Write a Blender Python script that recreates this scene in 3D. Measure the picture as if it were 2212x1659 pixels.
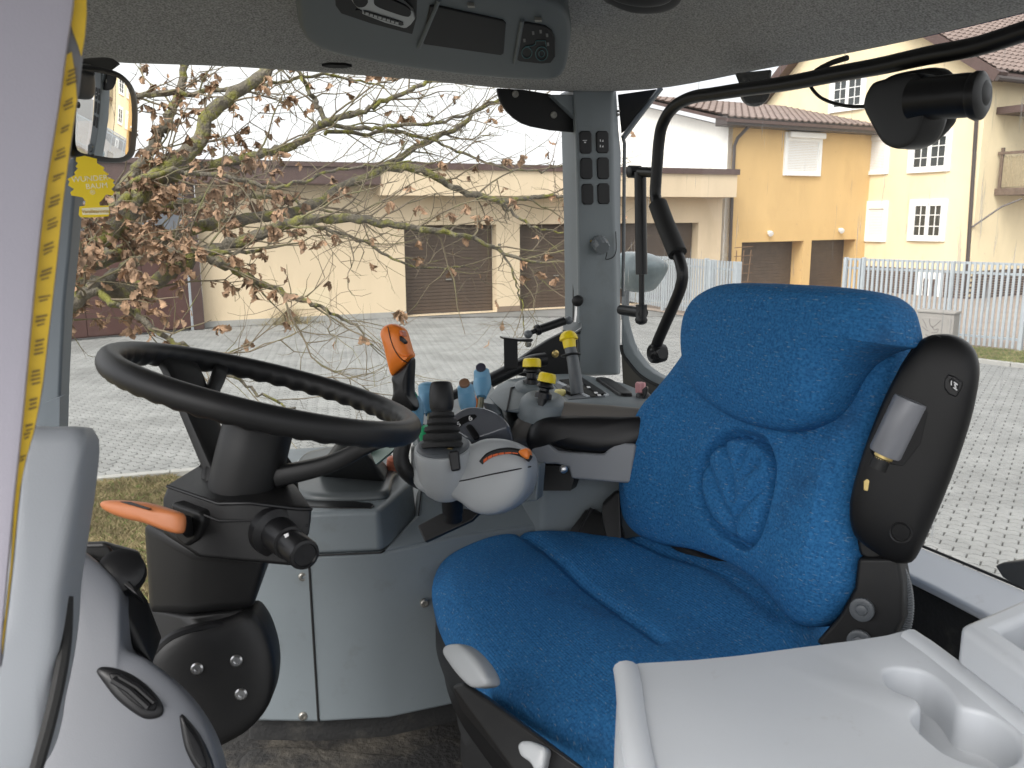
import bpy, bmesh, math, random
from mathutils import Vector, Matrix
from mathutils.geometry import tessellate_polygon
for o in list(bpy.data.objects): bpy.data.objects.remove(o)
SC = bpy.context.scene
COL = SC.collection
rnd = random.Random(7)

# ------------------------------------------------------------------ camera
EYE = Vector((0, 0, 2.75)); PITCH = math.radians(11.0); ROLL = 0.006
FPX, CX, CY = 1840.0, 1106.0, 829.5
FW = Vector((0, math.cos(PITCH), -math.sin(PITCH)))
_u0 = Vector((0, math.sin(PITCH), math.cos(PITCH))); _r0 = Vector((1, 0, 0))
RT = _r0*math.cos(ROLL) - _u0*math.sin(ROLL); UP = _u0*math.cos(ROLL) + _r0*math.sin(ROLL)
cam_data = bpy.data.cameras.new('camera'); cam = bpy.data.objects.new('camera', cam_data); COL.objects.link(cam)
cam_data.sensor_width = 36; cam_data.lens = 36*FPX/2212; cam_data.clip_start = 0.02; cam_data.clip_end = 3000
M = Matrix((RT, UP, -FW)).transposed().to_4x4(); M.translation = EYE; cam.matrix_world = M
SC.camera = cam
cam_data.dof.use_dof = True; cam_data.dof.focus_distance = 1.9; cam_data.dof.aperture_fstop = 16
# ------------------------------------------------------------------ daylight, overcast
W = bpy.data.worlds.new('World'); SC.world = W; W.use_nodes = True
SUN_EL, SUN_AZ = math.radians(48), math.radians(215)      # azimuth clockwise from +Y
wn = W.node_tree.nodes; wl = W.node_tree.links; wn.clear()
sky = wn.new('ShaderNodeTexSky'); sky.sky_type = 'NISHITA'; sky.sun_disc = False
sky.sun_elevation = SUN_EL; sky.sun_rotation = SUN_AZ; sky.dust_density = 4.0; sky.air_density = 1.0
hs = wn.new('ShaderNodeHueSaturation'); hs.inputs['Saturation'].default_value = 0.22
hs.inputs['Value'].default_value = 1.4
bg = wn.new('ShaderNodeBackground'); bg.inputs['Strength'].default_value = 0.14
wo = wn.new('ShaderNodeOutputWorld')
cl = wn.new('ShaderNodeMix'); cl.data_type = 'RGBA'; cl.blend_type = 'LIGHTEN'; cl.inputs[0].default_value = 1.0
cl.inputs[7].default_value = (5.3, 5.35, 5.45, 1)          # an even cloud deck: no part of the sky is darker than this
wl.new(sky.outputs[0], hs.inputs['Color']); wl.new(hs.outputs[0], cl.inputs[6]); wl.new(cl.outputs[2], bg.inputs['Color']); wl.new(bg.outputs[0], wo.inputs['Surface'])
sd = bpy.data.lights.new('sun', 'SUN'); sd.energy = 1.0; sd.angle = math.radians(25); sd.color = (1, .97, .92)
so = bpy.data.objects.new('sun', sd); COL.objects.link(so)
sv = Vector((math.sin(SUN_AZ)*math.cos(SUN_EL), math.cos(SUN_AZ)*math.cos(SUN_EL), math.sin(SUN_EL)))
so.rotation_euler = sv.to_track_quat('Z', 'Y').to_euler(); so.location = sv*50
SC.view_settings.view_transform = 'Standard'; SC.view_settings.look = 'None'
SC.view_settings.exposure = 0.78; SC.view_settings.gamma = 1.0
SC.view_settings.use_curve_mapping = False
SC.render.engine = 'CYCLES'
SC.cycles.max_bounces = 8; SC.cycles.transparent_max_bounces = 16; SC.cycles.diffuse_bounces = 5
SC.cycles.sample_clamp_indirect = 6; SC.cycles.use_denoising = True

# ------------------------------------------------------------------ geometry of the place
def ray(x, y): return FW + RT*((x-CX)/FPX) + UP*((CY-y)/FPX)
def P(x, y, d): return EYE + ray(x, y)*d
def ONP(x, y, p0, n):
    v = ray(x, y); return EYE + v*(n.dot(p0-EYE)/n.dot(v))
def Z(x, y, z): return ONP(x, y, Vector((0, 0, z)), Vector((0, 0, 1)))
TH = math.radians(20)
RV = Vector((-math.sin(TH), math.cos(TH), 0)); BV = Vector((math.cos(TH), math.sin(TH), 0)); ZV = Vector((0, 0, 1))
def RP(x, y, r): return ONP(x, y, RV*r, RV)      # on the cab's right side plane
def BP(x, y, b): return ONP(x, y, BV*b, BV)      # on the cab's rear plane
def zat(base, y):                                 # height above base whose picture row is y
    lo, hi = -2.0, 12.0
    for _ in range(50):
        m = (lo+hi)/2; q = Vector((base.x, base.y, m))-EYE; yy = CY-FPX*(q.dot(UP)/q.dot(FW))
        if yy > y: lo = m
        else: hi = m
    return lo
def proj(p):
    q = p-EYE; d = q.dot(FW); return (CX+FPX*q.dot(RT)/d, CY-FPX*q.dot(UP)/d, d)

# ------------------------------------------------------------------ materials
def lin(c):
    return tuple(((v/255)/12.92 if v/255 <= .04045 else ((v/255+.055)/1.055)**2.4) for v in c)
MATS = {}
def mat(name, col, rough=.5,  metal=0, bump=0, scale=200, var=0, vscale=6, spec=.5, dirt=None, dirt_scale=3, dirt_lo=.55, dirt_hi=.75, coat=0, stretch=None, place=False):
    if name in MATS: return MATS[name]
    m = bpy.data.materials.new(name); m.use_nodes = True; nt = m.node_tree; N = nt.nodes; L = nt.links
    b = N['Principled BSDF']; b.inputs['Base Color'].default_value = (*col, 1); b.inputs['Roughness'].default_value = rough
    b.inputs['Metallic'].default_value = metal; b.inputs['Specular IOR Level'].default_value = spec
    if coat: b.inputs['Coat Weight'].default_value = coat
    tc = N.new('ShaderNodeTexCoord'); vec = tc.outputs['Object']
    if place: vec = N.new('ShaderNodeNewGeometry').outputs['Position']
    if stretch:
        mp = N.new('ShaderNodeMapping'); mp.inputs['Scale'].default_value = stretch; L.new(vec, mp.inputs[0]); vec = mp.outputs[0]
    src = None
    if var:
        n = N.new('ShaderNodeTexNoise'); n.inputs['Scale'].default_value = vscale; n.inputs['Detail'].default_value = 6; L.new(vec, n.inputs['Vector'])
        mx = N.new('ShaderNodeMix'); mx.data_type = 'RGBA'; mx.inputs[6].default_value = (*[c*(1-var) for c in col], 1); mx.inputs[7].default_value = (*[min(1, c*(1+var)) for c in col], 1)
        mr = N.new('ShaderNodeMapRange'); mr.inputs[1].default_value = .3; mr.inputs[2].default_value = .7
        L.new(n.outputs[0], mr.inputs[0]); L.new(mr.outputs[0], mx.inputs[0]); src = mx.outputs[2]
    if dirt:
        n2 = N.new('ShaderNodeTexNoise'); n2.inputs['Scale'].default_value = dirt_scale; n2.inputs['Detail'].default_value = 8; n2.inputs['Roughness'].default_value = .65; L.new(vec, n2.inputs['Vector'])
        mr2 = N.new('ShaderNodeMapRange'); mr2.inputs[1].default_value = dirt_lo; mr2.inputs[2].default_value = dirt_hi; L.new(n2.outputs[0], mr2.inputs[0])
        m2 = N.new('ShaderNodeMix'); m2.data_type = 'RGBA'; m2.inputs[7].default_value = (*dirt, 1)
        if src: L.new(src, m2.inputs[6])
        else: m2.inputs[6].default_value = (*col, 1)
        L.new(mr2.outputs[0], m2.inputs[0]); src = m2.outputs[2]
    if src: L.new(src, b.inputs['Base Color'])
    if bump:
        n3 = N.new('ShaderNodeTexNoise'); n3.inputs['Scale'].default_value = scale; n3.inputs['Detail'].default_value = 3; L.new(vec, n3.inputs['Vector'])
        bp = N.new('ShaderNodeBump'); bp.inputs['Strength'].default_value = bump; bp.inputs['Distance'].default_value = 1.0/scale; L.new(n3.outputs[0], bp.inputs['Height']); L.new(bp.outputs[0], b.inputs['Normal'])
    MATS[name] = m; return m

def glass_mat(name, tint=(1, 1, 1), haze=0.0, dust=0.0):
    m = bpy.data.materials.new(name); m.use_nodes = True; nt = m.node_tree; N = nt.nodes; L = nt.links
    N.remove(N['Principled BSDF']); out = N['Material Output']
    tr = N.new('ShaderNodeBsdfTransparent'); tr.inputs[0].default_value = (*tint, 1)
    gl = N.new('ShaderNodeBsdfGlossy'); gl.inputs['Roughness'].default_value = .02
    lw = N.new('ShaderNodeLayerWeight'); lw.inputs[0].default_value = .5
    pw = N.new('ShaderNodeMath'); pw.operation = 'POWER'; pw.inputs[1].default_value = 5; L.new(lw.outputs['Facing'], pw.inputs[0])
    fr = N.new('ShaderNodeMath'); fr.operation = 'MULTIPLY_ADD'; fr.inputs[1].default_value = .6; fr.inputs[2].default_value = .015; L.new(pw.outputs[0], fr.inputs[0])
    mx = N.new('ShaderNodeMixShader'); L.new(fr.outputs[0], mx.inputs[0]); L.new(tr.outputs[0], mx.inputs[1]); L.new(gl.outputs[0], mx.inputs[2])
    res = mx.outputs[0]
    if haze or dust:
        df = N.new('ShaderNodeBsdfTranslucent'); df.inputs[0].default_value = (.8, .8, .78, 1)
        d2 = N.new('ShaderNodeBsdfDiffuse'); d2.inputs[0].default_value = (.7, .7, .68, 1)
        dm = N.new('ShaderNodeMixShader'); dm.inputs[0].default_value = .5; L.new(df.outputs[0], dm.inputs[1]); L.new(d2.outputs[0], dm.inputs[2])
        tc = N.new('ShaderNodeTexCoord')
        n = N.new('ShaderNodeTexNoise'); n.inputs['Scale'].default_value = 160; n.inputs['Detail'].default_value = 2; L.new(tc.outputs['Object'], n.inputs['Vector'])
        mr = N.new('ShaderNodeMapRange'); mr.inputs[1].default_value = .70; mr.inputs[2].default_value = .78; mr.inputs[3].default_value = haze; mr.inputs[4].default_value = haze+dust
        L.new(n.outputs[0], mr.inputs[0])
        m2 = N.new('ShaderNodeMixShader'); L.new(mr.outputs[0], m2.inputs[0]); L.new(res, m2.inputs[1]); L.new(dm.outputs[0], m2.inputs[2]); res = m2.outputs[0]
    if dust > .05:                                # dried runs of dirty water on the pane
        mp = N.new('ShaderNodeMapping'); mp.inputs['Scale'].default_value = (75, 75, 7); L.new(tc.outputs['Object'], mp.inputs[0])
        n4 = N.new('ShaderNodeTexNoise'); n4.inputs['Scale'].default_value = 1; n4.inputs['Detail'].default_value = 3; L.new(mp.outputs[0], n4.inputs['Vector'])
        r4 = N.new('ShaderNodeMapRange'); r4.inputs[1].default_value = .65; r4.inputs[2].default_value = .73; r4.inputs[4].default_value = .45; L.new(n4.outputs[0], r4.inputs[0])
        m5 = N.new('ShaderNodeMixShader'); L.new(r4.outputs[0], m5.inputs[0]); L.new(res, m5.inputs[1]); L.new(dm.outputs[0], m5.inputs[2]); res = m5.outputs[0]
    L.new(res, out.inputs['Surface']); MATS[name] = m; return m

GREY = mat('grey_plastic', (.160, .184, .196), .45, bump=.14, scale=700, var=.05, vscale=4, dirt=(.125, .137, .14), dirt_scale=11, dirt_lo=.56, dirt_hi=.78)
GREYL = mat('pale_grey_plastic', (.50, .52, .545), .42, bump=.12, scale=700, var=.04, vscale=5, dirt=(.40, .40, .40), dirt_scale=26, dirt_lo=.64, dirt_hi=.80)
GREYD = mat('dark_grey_plastic', (.10, .11, .12), .4, bump=.1, scale=900)
GREYM = mat('mid_grey_plastic', (.13, .145, .155), .4, bump=.1, scale=900, var=.05, vscale=9)
BLACK = mat('black_plastic', (.0095, .0095, .010), .45, spec=.36, bump=.15, scale=1100, dirt=(.020, .019, .018), dirt_scale=9, dirt_lo=.5, dirt_hi=.95)
BLACKS = mat('black_satin', (.009, .009, .010), .36, spec=.34, bump=.06, scale=1400)
RUBBER = mat('black_rubber', (.012, .012, .012), .7, bump=.2, scale=500)
LILAC = mat('lilac_grey_trim', (.37, .352, .405), .5, bump=.12, scale=700)
HEAD = mat('headliner_felt', (.31, .31, .305), .95, bump=.9, scale=700, var=.5, vscale=300)
STEEL = mat('bright_steel', (.6, .6, .6), .3, metal=1, bump=.05)
BRASS = mat('brass', (.55, .42, .18), .35, metal=1)
BOLT = mat('zinc_bolt', (.33, .32, .29), .45, metal=.8, bump=.1, scale=400)
ORANGE = mat('orange_plastic', (.78, .20, .02), .4, bump=.05, scale=700)
ORANGEB = mat('faded_orange_plastic', (.50, .17, .06), .45, bump=.06, scale=700)
YELLOW = mat('yellow_plastic', (.80, .60, .01), .35)
YELLOWP = mat('pale_yellow_plastic', (.75, .65, .25), .4)
BLUEL = mat('light_blue_plastic', (.14, .33, .50), .45, bump=.05, scale=700)
GREEN = mat('green_plastic', (.02, .35, .14), .4)
PINK = mat('pink_plastic', (.55, .26, .27), .5)
SILVER = mat('silver_faceplate', (.35, .36, .36), .35, metal=.6)
SCREEN = mat('black_screen', (.005, .005, .006), .45, spec=.25)
WHITEI = mat('white_print', (.7, .7, .7), .6)
FLOORM = mat('dirty_floor_mat', (.018, .017, .016), .85, bump=.5, scale=90, dirt=(.10, .088, .07), dirt_scale=7, dirt_lo=.5, dirt_hi=.72)
SKIRT = mat('scuffed_skirt', (.016, .016, .016), .75, bump=.3, scale=120, dirt=(.075, .07, .06), dirt_scale=14, dirt_lo=.55, dirt_hi=.8)
BROWNG = mat('armrest_vinyl', (.14, .128, .115), .4, bump=.12, scale=600)
MIRRORM = mat('mirror_glass', (.9, .9, .9), .0, metal=1)
TAPEY = mat('yellow_tape', (.72, .47, .02), .5, var=.1, vscale=60)
TAPEK = mat('tape_print', (.19, .125, .03), .6)
FRESH = mat('air_freshener_card', (.90, .66, .02), .6)
FRESHP = mat('air_freshener_print', (.92, .86, .60), .6)
GLASS = glass_mat('side_glass', (.97, .985, .97), 0.0, 0.02)
GLASSR = glass_mat('rear_glass_dusty', (.95, .96, .95), 0.05, 0.14)

def seat_cloth():
    m = bpy.data.materials.new('blue_seat_cloth'); m.use_nodes = True; nt = m.node_tree; N = nt.nodes; L = nt.links
    b = N['Principled BSDF']; b.inputs['Roughness'].default_value = .85; b.inputs['Specular IOR Level'].default_value = .2
    b.inputs['Sheen Weight'].default_value = .0; b.inputs['Sheen Roughness'].default_value = .4
    b.inputs['Sheen Tint'].default_value = (.5, .7, 1, 1)
    tc = N.new('ShaderNodeTexCoord'); ge = N.new('ShaderNodeAttribute'); ge.attribute_name = 'cloth'
    def mapped(sc):
        mp = N.new('ShaderNodeMapping'); mp.inputs['Scale'].default_value = sc; L.new(ge.outputs['Vector'], mp.inputs[0]); return mp.outputs[0]
    def noise(sc, scale, det=2):
        n = N.new('ShaderNodeTexNoise'); n.inputs['Scale'].default_value = scale; n.inputs['Detail'].default_value = det; L.new(mapped(sc), n.inputs['Vector']); return n.outputs[0]
    base = noise((1, 1, 1), 260, 3)
    mx = N.new('ShaderNodeMix'); mx.data_type = 'RGBA'; mx.inputs[6].default_value = (.014, .094, .240, 1); mx.inputs[7].default_value = (.034, .175, .405, 1)
    mr = N.new('ShaderNodeMapRange'); mr.inputs[1].default_value = .3; mr.inputs[2].default_value = .7; L.new(base, mr.inputs[0]); L.new(mr.outputs[0], mx.inputs[0])
    sp = noise((1, 5.0, 1), 105, 1)       # short pale dashes woven in
    m2 = N.new('ShaderNodeMix'); m2.data_type = 'RGBA'; m2.inputs[7].default_value = (.30, .36, .38, 1)
    r2 = N.new('ShaderNodeMapRange'); r2.inputs[1].default_value = .67; r2.inputs[2].default_value = .73; r2.inputs[4].default_value = .42
    L.new(sp, r2.inputs[0]); L.new(r2.outputs[0], m2.inputs[0]); L.new(mx.outputs[2], m2.inputs[6])
    st = noise((1, 1, 1), 9, 5)          # faint soiling
    m3 = N.new('ShaderNodeMix'); m3.data_type = 'RGBA'; m3.inputs[7].default_value = (.02, .045, .10, 1)
    r3 = N.new('ShaderNodeMapRange'); r3.inputs[1].default_value = .60; r3.inputs[2].default_value = .80; r3.inputs[4].default_value = .55
    L.new(st, r3.inputs[0]); L.new(r3.outputs[0], m3.inputs[0]); L.new(m2.outputs[2], m3.inputs[6])
    L.new(m3.outputs[2], b.inputs['Base Color'])
    wv = N.new('ShaderNodeTexWave'); wv.wave_type = 'BANDS'; wv.bands_direction = 'Y'; wv.inputs['Scale'].default_value = 75; wv.inputs['Distortion'].default_value = 1.5; wv.inputs['Detail'].default_value = 2; wv.inputs['Detail Scale'].default_value = 8
    L.new(mapped((1, 1, 1)), wv.inputs['Vector'])
    ad = N.new('ShaderNodeMath'); ad.operation = 'ADD'; L.new(wv.outputs['Fac'], ad.inputs[0]); L.new(base, ad.inputs[1])
    bp = N.new('ShaderNodeBump'); bp.inputs['Strength'].default_value = .4; bp.inputs['Distance'].default_value = .0012; L.new(ad.outputs[0], bp.inputs['Height']); L.new(bp.outputs[0], b.inputs['Normal'])
    return m
CLOTH = seat_cloth()

# ------------------------------------------------------------------ object helpers
def thing(name, label, cat, loc=(0, 0, 0), group=None, kind=None):
    o = bpy.data.objects.new(name, None); COL.objects.link(o); o.location = loc; o.empty_display_size = .05
    o['label'] = label; o['category'] = cat
    if group: o['group'] = group
    if kind: o['kind'] = kind
    return o
def wloc(o):
    v = Vector((0, 0, 0))
    while o: v += Vector(o.location); o = o.parent
    return v
def mk(name, verts, faces, m, parent=None, smooth=True, bevel=0, seg=2, loc=None, uv=None, angle=40, subsurf=0, solid=0):
    me = bpy.data.meshes.new(name)
    off = wloc(parent) if parent else Vector((0, 0, 0))
    if loc is not None: l = Vector(loc)-off
    elif parent is None and len(verts) < 200000:
        n = len(verts); c = sum((Vector(v) for v in verts), Vector())/n; c.z = min(v[2] for v in verts); l = c
    else: l = Vector((0, 0, 0))
    me.from_pydata([tuple(Vector(v)-off-l) for v in verts], [], faces)
    bm = bmesh.new(); bm.from_mesh(me); bmesh.ops.recalc_face_normals(bm, faces=bm.faces[:]); bm.to_mesh(me); bm.free()
    if uv:
        at = me.attributes.new('cloth', 'FLOAT_VECTOR', 'POINT')
        for i_, w_ in enumerate(uv): at.data[i_].vector = w_
    if smooth:
        for p in me.polygons: p.use_smooth = True
        if not subsurf: me.set_sharp_from_angle(angle=math.radians(angle))
    me.materials.append(m)
    o = bpy.data.objects.new(name, me); COL.objects.link(o); o.location = l
    if parent: o.parent = parent
    if solid:
        s = o.modifiers.new('solid', 'SOLIDIFY'); s.thickness = solid; s.offset = 0
    if bevel:
        b = o.modifiers.new('bevel', 'BEVEL'); b.width = bevel; b.segments = seg; b.limit_method = 'ANGLE'; b.angle_limit = math.radians(35); b.harden_normals = True
    if subsurf:
        s = o.modifiers.new('sub', 'SUBSURF'); s.levels = s.render_levels = subsurf
    return o
def part(name, parent, loc):
    o = bpy.data.objects.new(name, None); COL.objects.link(o); o.parent = parent; o.location = Vector(loc)-wloc(parent); o.empty_display_size = .03; return o
def tag(o, label, cat, group=None, kind=None):
    o['label'] = label; o['category'] = cat
    if group: o['group'] = group
    if kind: o['kind'] = kind
    return o
def structure(o): o['kind'] = 'structure'; return o
def spline(pts, n, closed=True):
    k = len(pts); pts = [Vector(p) for p in pts]; res = []
    segs = k if closed else k-1
    dens = []
    for i in range(segs):
        a, b = pts[i], pts[(i+1) % k]; dens.append((b-a).length)
    tot = sum(dens)
    for j in range(n):
        t = j/n*tot if closed else j/(n-1)*tot
        i = 0
        while i < segs-1 and t > dens[i]: t -= dens[i]; i += 1
        f = min(1, t/max(dens[i], 1e-9))
        if closed: a, b, c, d = pts[(i-1) % k], pts[i], pts[(i+1) % k], pts[(i+2) % k]
        else: a, b, c, d = pts[max(i-1, 0)], pts[i], pts[min(i+1, k-1)], pts[min(i+2, k-1)]
        # centripetal-ish: damp tangents where neighbours are uneven
        m1 = (c-a)*.5*min(1, 2*dens[i]/max(1e-9, (b-a).length+dens[i])); m2 = (d-b)*.5*min(1, 2*dens[i]/max(1e-9, (d-c).length+dens[i]))
        f2, f3 = f*f, f*f*f
        res.append(b*(2*f3-3*f2+1)+m1*(f3-2*f2+f)+c*(-2*f3+3*f2)+m2*(f3-f2))
    return res
def basis(n):
    n = n.normalized(); u = ZV.cross(n)
    if u.length < 1e-4: u = Vector((1, 0, 0))
    u.normalize(); return u, n.cross(u), n
def plane(x, y, d, n):                       # plane through a picture point at depth d, facing n
    return (P(x, y, d), Vector(n).normalized())
TOCAM = lambda x, y: -ray(x, y).normalized()
def px3(outline, pl): return [ONP(x, y, pl[0], pl[1]) for x, y in outline]
def slab(name, outline, pl, back, m, parent=None, front=0, bevel=0, seg=2, curve=0, smooth=True, **k):
    """flat-faced solid: outline lies on the plane, front pushes the face out, back is its thickness"""
    o2 = [tuple(v) for v in spline([(x, y, 0) for x, y in outline], curve)] if curve else outline
    pts = px3([(v[0], v[1]) for v in o2], pl); n = pl[1]; c = len(pts)
    vs = [p+n*front for p in pts]+[p-n*back for p in pts]
    fs = [list(range(c)), list(range(2*c-1, c-1, -1))]+[[i, (i+1) % c, c+(i+1) % c, c+i] for i in range(c)]
    return mk(name, vs, fs, m, parent, smooth=smooth, bevel=bevel, seg=seg, **k)
def pillow(name, outline, pl, m, parent=None, front=.02, back=.04, p=2.4, q=5, rings=9, n=56, center=None, disp=None, uvs=None, raw3=None, **k):
    """rounded solid over an outline, superelliptic in section"""
    sp = spline([(x, y, 0) for x, y in outline], n)
    nn = pl[1]; pts = [ONP(v.x, v.y, *pl) for v in sp]
    cc = ONP(center[0], center[1], *pl) if center else sum(pts, Vector())/n
    vs = []; fs = []; uv = []
    u, v_, _ = basis(nn)
    prof = [math.sin(math.pi/2*(1-i/rings)) for i in range(rings)]   # s from 1 towards 0
    S = [1]+[1-(i/rings)**1.6 for i in range(1, rings)]
    S = [max(s, .02) for s in S]
    for s in S:
        h = front*max(0, 1-s**p)**(1/p)
        for q_ in pts:
            w = cc+(q_-cc)*s+nn*h
            if disp: w = w+nn*disp(w, s)
            vs.append(w)
    for i in range(len(S)-1):
        for j in range(n): fs.append([i*n+j, i*n+(j+1) % n, (i+1)*n+(j+1) % n, (i+1)*n+j])
    fs.append([(len(S)-1)*n+j for j in range(n)])
    b0 = len(vs); SB = [.995, .97, .92, .8, .4]
    for s in SB:
        h = -back*max(0, 1-s**q)**(1/q)
        for q_ in pts: vs.append(cc+(q_-cc)*s+nn*h)
    for j in range(n): fs.append([j, b0+j, b0+(j+1) % n, (j+1) % n])
    for i in range(len(SB)-1):
        for j in range(n): fs.append([b0+i*n+j, b0+(i+1)*n+j, b0+(i+1)*n+(j+1) % n, b0+i*n+(j+1) % n])
    fs.append([b0+(len(SB)-1)*n+j for j in range(n)])
    if uvs: uv = [((w-cc).dot(uvs[0]), (w-cc).dot(uvs[1]), (w-cc).dot(uvs[0].cross(uvs[1]))) for w in vs]
    return mk(name, vs, fs, m, parent, uv=uv or None, angle=60, **k)
def prism(name, base, z0, z1, m, parent=None, bevel=0, top=None, **k):
    c = len(base); vs = [Vector((p[0], p[1], z0)) for p in base]+[Vector((p[0], p[1], z1)) for p in (top or base)]
    fs = [list(range(c))[::-1], list(range(c, 2*c))]+[[i, (i+1) % c, c+(i+1) % c, c+i] for i in range(c)]
    return mk(name, vs, fs, m, parent, bevel=bevel, **k)
def hull(name, pts, m, parent=None, bevel=.004, seg=2, **k):
    bm = bmesh.new()
    for p in pts: bm.verts.new(p)
    r = bmesh.ops.convex_hull(bm, input=bm.verts[:])
    junk = list({g for g in r['geom_interior']+r['geom_unused'] if isinstance(g, bmesh.types.BMVert)})
    if junk: bmesh.ops.delete(bm, geom=junk, context='VERTS')
    bmesh.ops.dissolve_limit(bm, angle_limit=math.radians(3), verts=bm.verts[:], edges=bm.edges[:])
    bm.verts.index_update(); vs = [v.co.copy() for v in bm.verts]; fs = [[v.index for v in f.verts] for f in bm.faces]; bm.free()
    return mk(name, vs, fs, m, parent, bevel=bevel, seg=seg, **k)
def tube_data(pts, rad, seg=10, caps=True, flat=None):
    vs = []; fs = []; k = len(pts); up = None
    for i, p in enumerate(pts):
        t = (pts[min(i+1, k-1)]-pts[max(i-1, 0)])
        t = t.normalized() if t.length > 1e-9 else Vector((0, 0, 1))
        if up is None:
            up = Vector((0, 0, 1)) if abs(t.z) < .9 else Vector((1, 0, 0))
        a = t.cross(up)
        if a.length < 1e-6: a = t.orthogonal()
        a.normalize(); b = a.cross(t).normalized(); up = b
        r = rad[i] if isinstance(rad, (list, tuple)) else rad
        for j in range(seg):
            th = 2*math.pi*j/seg; vs.append(p+a*math.cos(th)*r+b*math.sin(th)*r*(flat or 1))
    for i in range(k-1):
        for j in range(seg): fs.append([i*seg+j, i*seg+(j+1) % seg, (i+1)*seg+(j+1) % seg, (i+1)*seg+j])
    if caps: fs.append(list(range(seg))[::-1]); fs.append([(k-1)*seg+j for j in range(seg)])
    return vs, fs
def tube(name, pts, rad, m, parent=None, seg=12, smoothn=0, **k):
    pts = [Vector(p) for p in pts]
    if smoothn: pts = spline(pts, smoothn, closed=False)
    vs, fs = tube_data(pts, rad, seg); return mk(name, vs, fs, m, parent, **k)
def lathe(name, a, axis, prof, m, parent=None, seg=24, ribs=0, ribd=0, **k):
    """profile (height along axis, radius) turned about the axis from point a"""
    u, v, n = basis(Vector(axis)); vs = []; fs = []
    for h, r in prof:
        for j in range(seg):
            th = 2*math.pi*j/seg; rr = r*(1+ribd*(1 if (j//(seg//ribs//2)) % 2 else 0)) if ribs else r
            vs.append(a+n*h+u*math.cos(th)*rr+v*math.sin(th)*rr)
    kk = len(prof)
    for i in range(kk-1):
        for j in range(seg): fs.append([i*seg+j, i*seg+(j+1) % seg, (i+1)*seg+(j+1) % seg, (i+1)*seg+j])
    fs.append(list(range(seg))[::-1]); fs.append([(kk-1)*seg+j for j in range(seg)])
    return mk(name, vs, fs, m, parent, **k)
def box(name, c, ax, half, m, parent=None, bevel=0, **k):
    c = Vector(c); vs = []
    for sx in (-1, 1):
        for sy in (-1, 1):
            for sz in (-1, 1): vs.append(c+ax[0]*half[0]*sx+ax[1]*half[1]*sy+ax[2]*half[2]*sz)
    fs = [[0, 1, 3, 2], [4, 6, 7, 5], [0, 4, 5, 1], [2, 3, 7, 6], [0, 2, 6, 4], [1, 5, 7, 3]]
    return mk(name, vs, fs, m, parent, bevel=bevel, **k)
def screw(name, p, n, r, m, parent, h=.004):
    return lathe(name, p-n*.004, n, [(0, r), (.004+h*.5, r), (.004+h, r*.75), (.004+h, r*.42), (.004+h*.4, r*.40)], m, parent, seg=14)
def text(name, body, size, p, ux, uy, m, parent, ext=.0004, align='CENTER'):
    cu = bpy.data.curves.new(name, 'FONT'); cu.body = body; cu.size = size; cu.align_x = align; cu.align_y = 'CENTER'; cu.extrude = ext
    t = bpy.data.objects.new(name+'_curve', cu); me = bpy.data.meshes.new_from_object(t); bpy.data.objects.remove(t)
    ux = Vector(ux).normalized(); n = ux.cross(Vector(uy)).normalized(); uy = n.cross(ux)
    R = Matrix((ux, uy, n)).transposed()
    off = wloc(parent)
    for v in me.vertices: v.co = R @ v.co + Vector(p)-off
    me.materials.clear(); me.materials.append(m); me.name = name
    o = bpy.data.objects.new(name, me); COL.objects.link(o); o.parent = parent; return o
# ================================================================== OUTSIDE
STUCCO = mat('cream_stucco', (.60, .485, .335), .9, bump=.25, scale=60, var=.05, vscale=1.3, dirt=(.50, .40, .275), dirt_scale=1.1, dirt_lo=.54, dirt_hi=.84, stretch=(1, 1, .4), place=True)
STUCCOO = mat('orange_stucco', (.62, .42, .185), .9, bump=.25, scale=60, var=.05, vscale=1.3, dirt=(.52, .345, .15), dirt_scale=1.1, dirt_lo=.54, dirt_hi=.84, stretch=(1, 1, .4), place=True)
STUCCO_LIT = mat('overexposed_cream_stucco', (.82, .80, .74), .9, bump=.2, scale=60, var=.03)  # cream side wall with its overexposure put into the colour as near white
STUCCOH = mat('pale_yellow_stucco', (.74, .625, .41), .9, bump=.25, scale=60, var=.05, vscale=1.2, dirt=(.62, .52, .34), dirt_scale=1.1, dirt_lo=.54, dirt_hi=.84, stretch=(1, 1, .4), place=True)
BROWNM = mat('brown_sheet_metal', (.085, .052, .045), .5, var=.12, vscale=5)
GATEM = mat('dark_red_brown_gate', (.085, .040, .033), .6, var=.15, vscale=3)
SHUT = mat('brown_roller_slat', (.082, .058, .042), .5, var=.12, vscale=4)
TILE = mat('brown_roof_tile', (.20, .150, .130), .7, var=.18, vscale=5)
WHITEP = mat('white_window_paint', (.80, .80, .78), .4)
PANE = mat('dark_window_pane', (.03, .035, .035), .08, spec=.8)
BRICKM = mat('dark_clinker_brick', (.10, .07, .06), .8, var=.3, vscale=3)
FENCEM = mat('galvanised_fence', (.34, .37, .39), .5, var=.06, vscale=7)
GUTTER = mat('brown_gutter', (.055, .042, .038), .45)
PAVE = mat('grey_paver', (.205, .207, .20), .85, bump=.4, scale=170, var=.16, vscale=2.3, dirt=(.14, .14, .135), dirt_scale=.55, dirt_lo=.50, dirt_hi=.74, place=True)
JOINT = mat('yard_bed', (.165, .165, .158), .9, var=.2, vscale=1.1, bump=.3, scale=40)
PINKP = mat('pinkish_courtyard_paving', (.27, .222, .185), .9, var=.12, vscale=1.2, bump=.3, scale=50)
KERB = mat('pale_kerb', (.30, .295, .275), .85, bump=.3, scale=90, var=.08, vscale=6)
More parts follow.
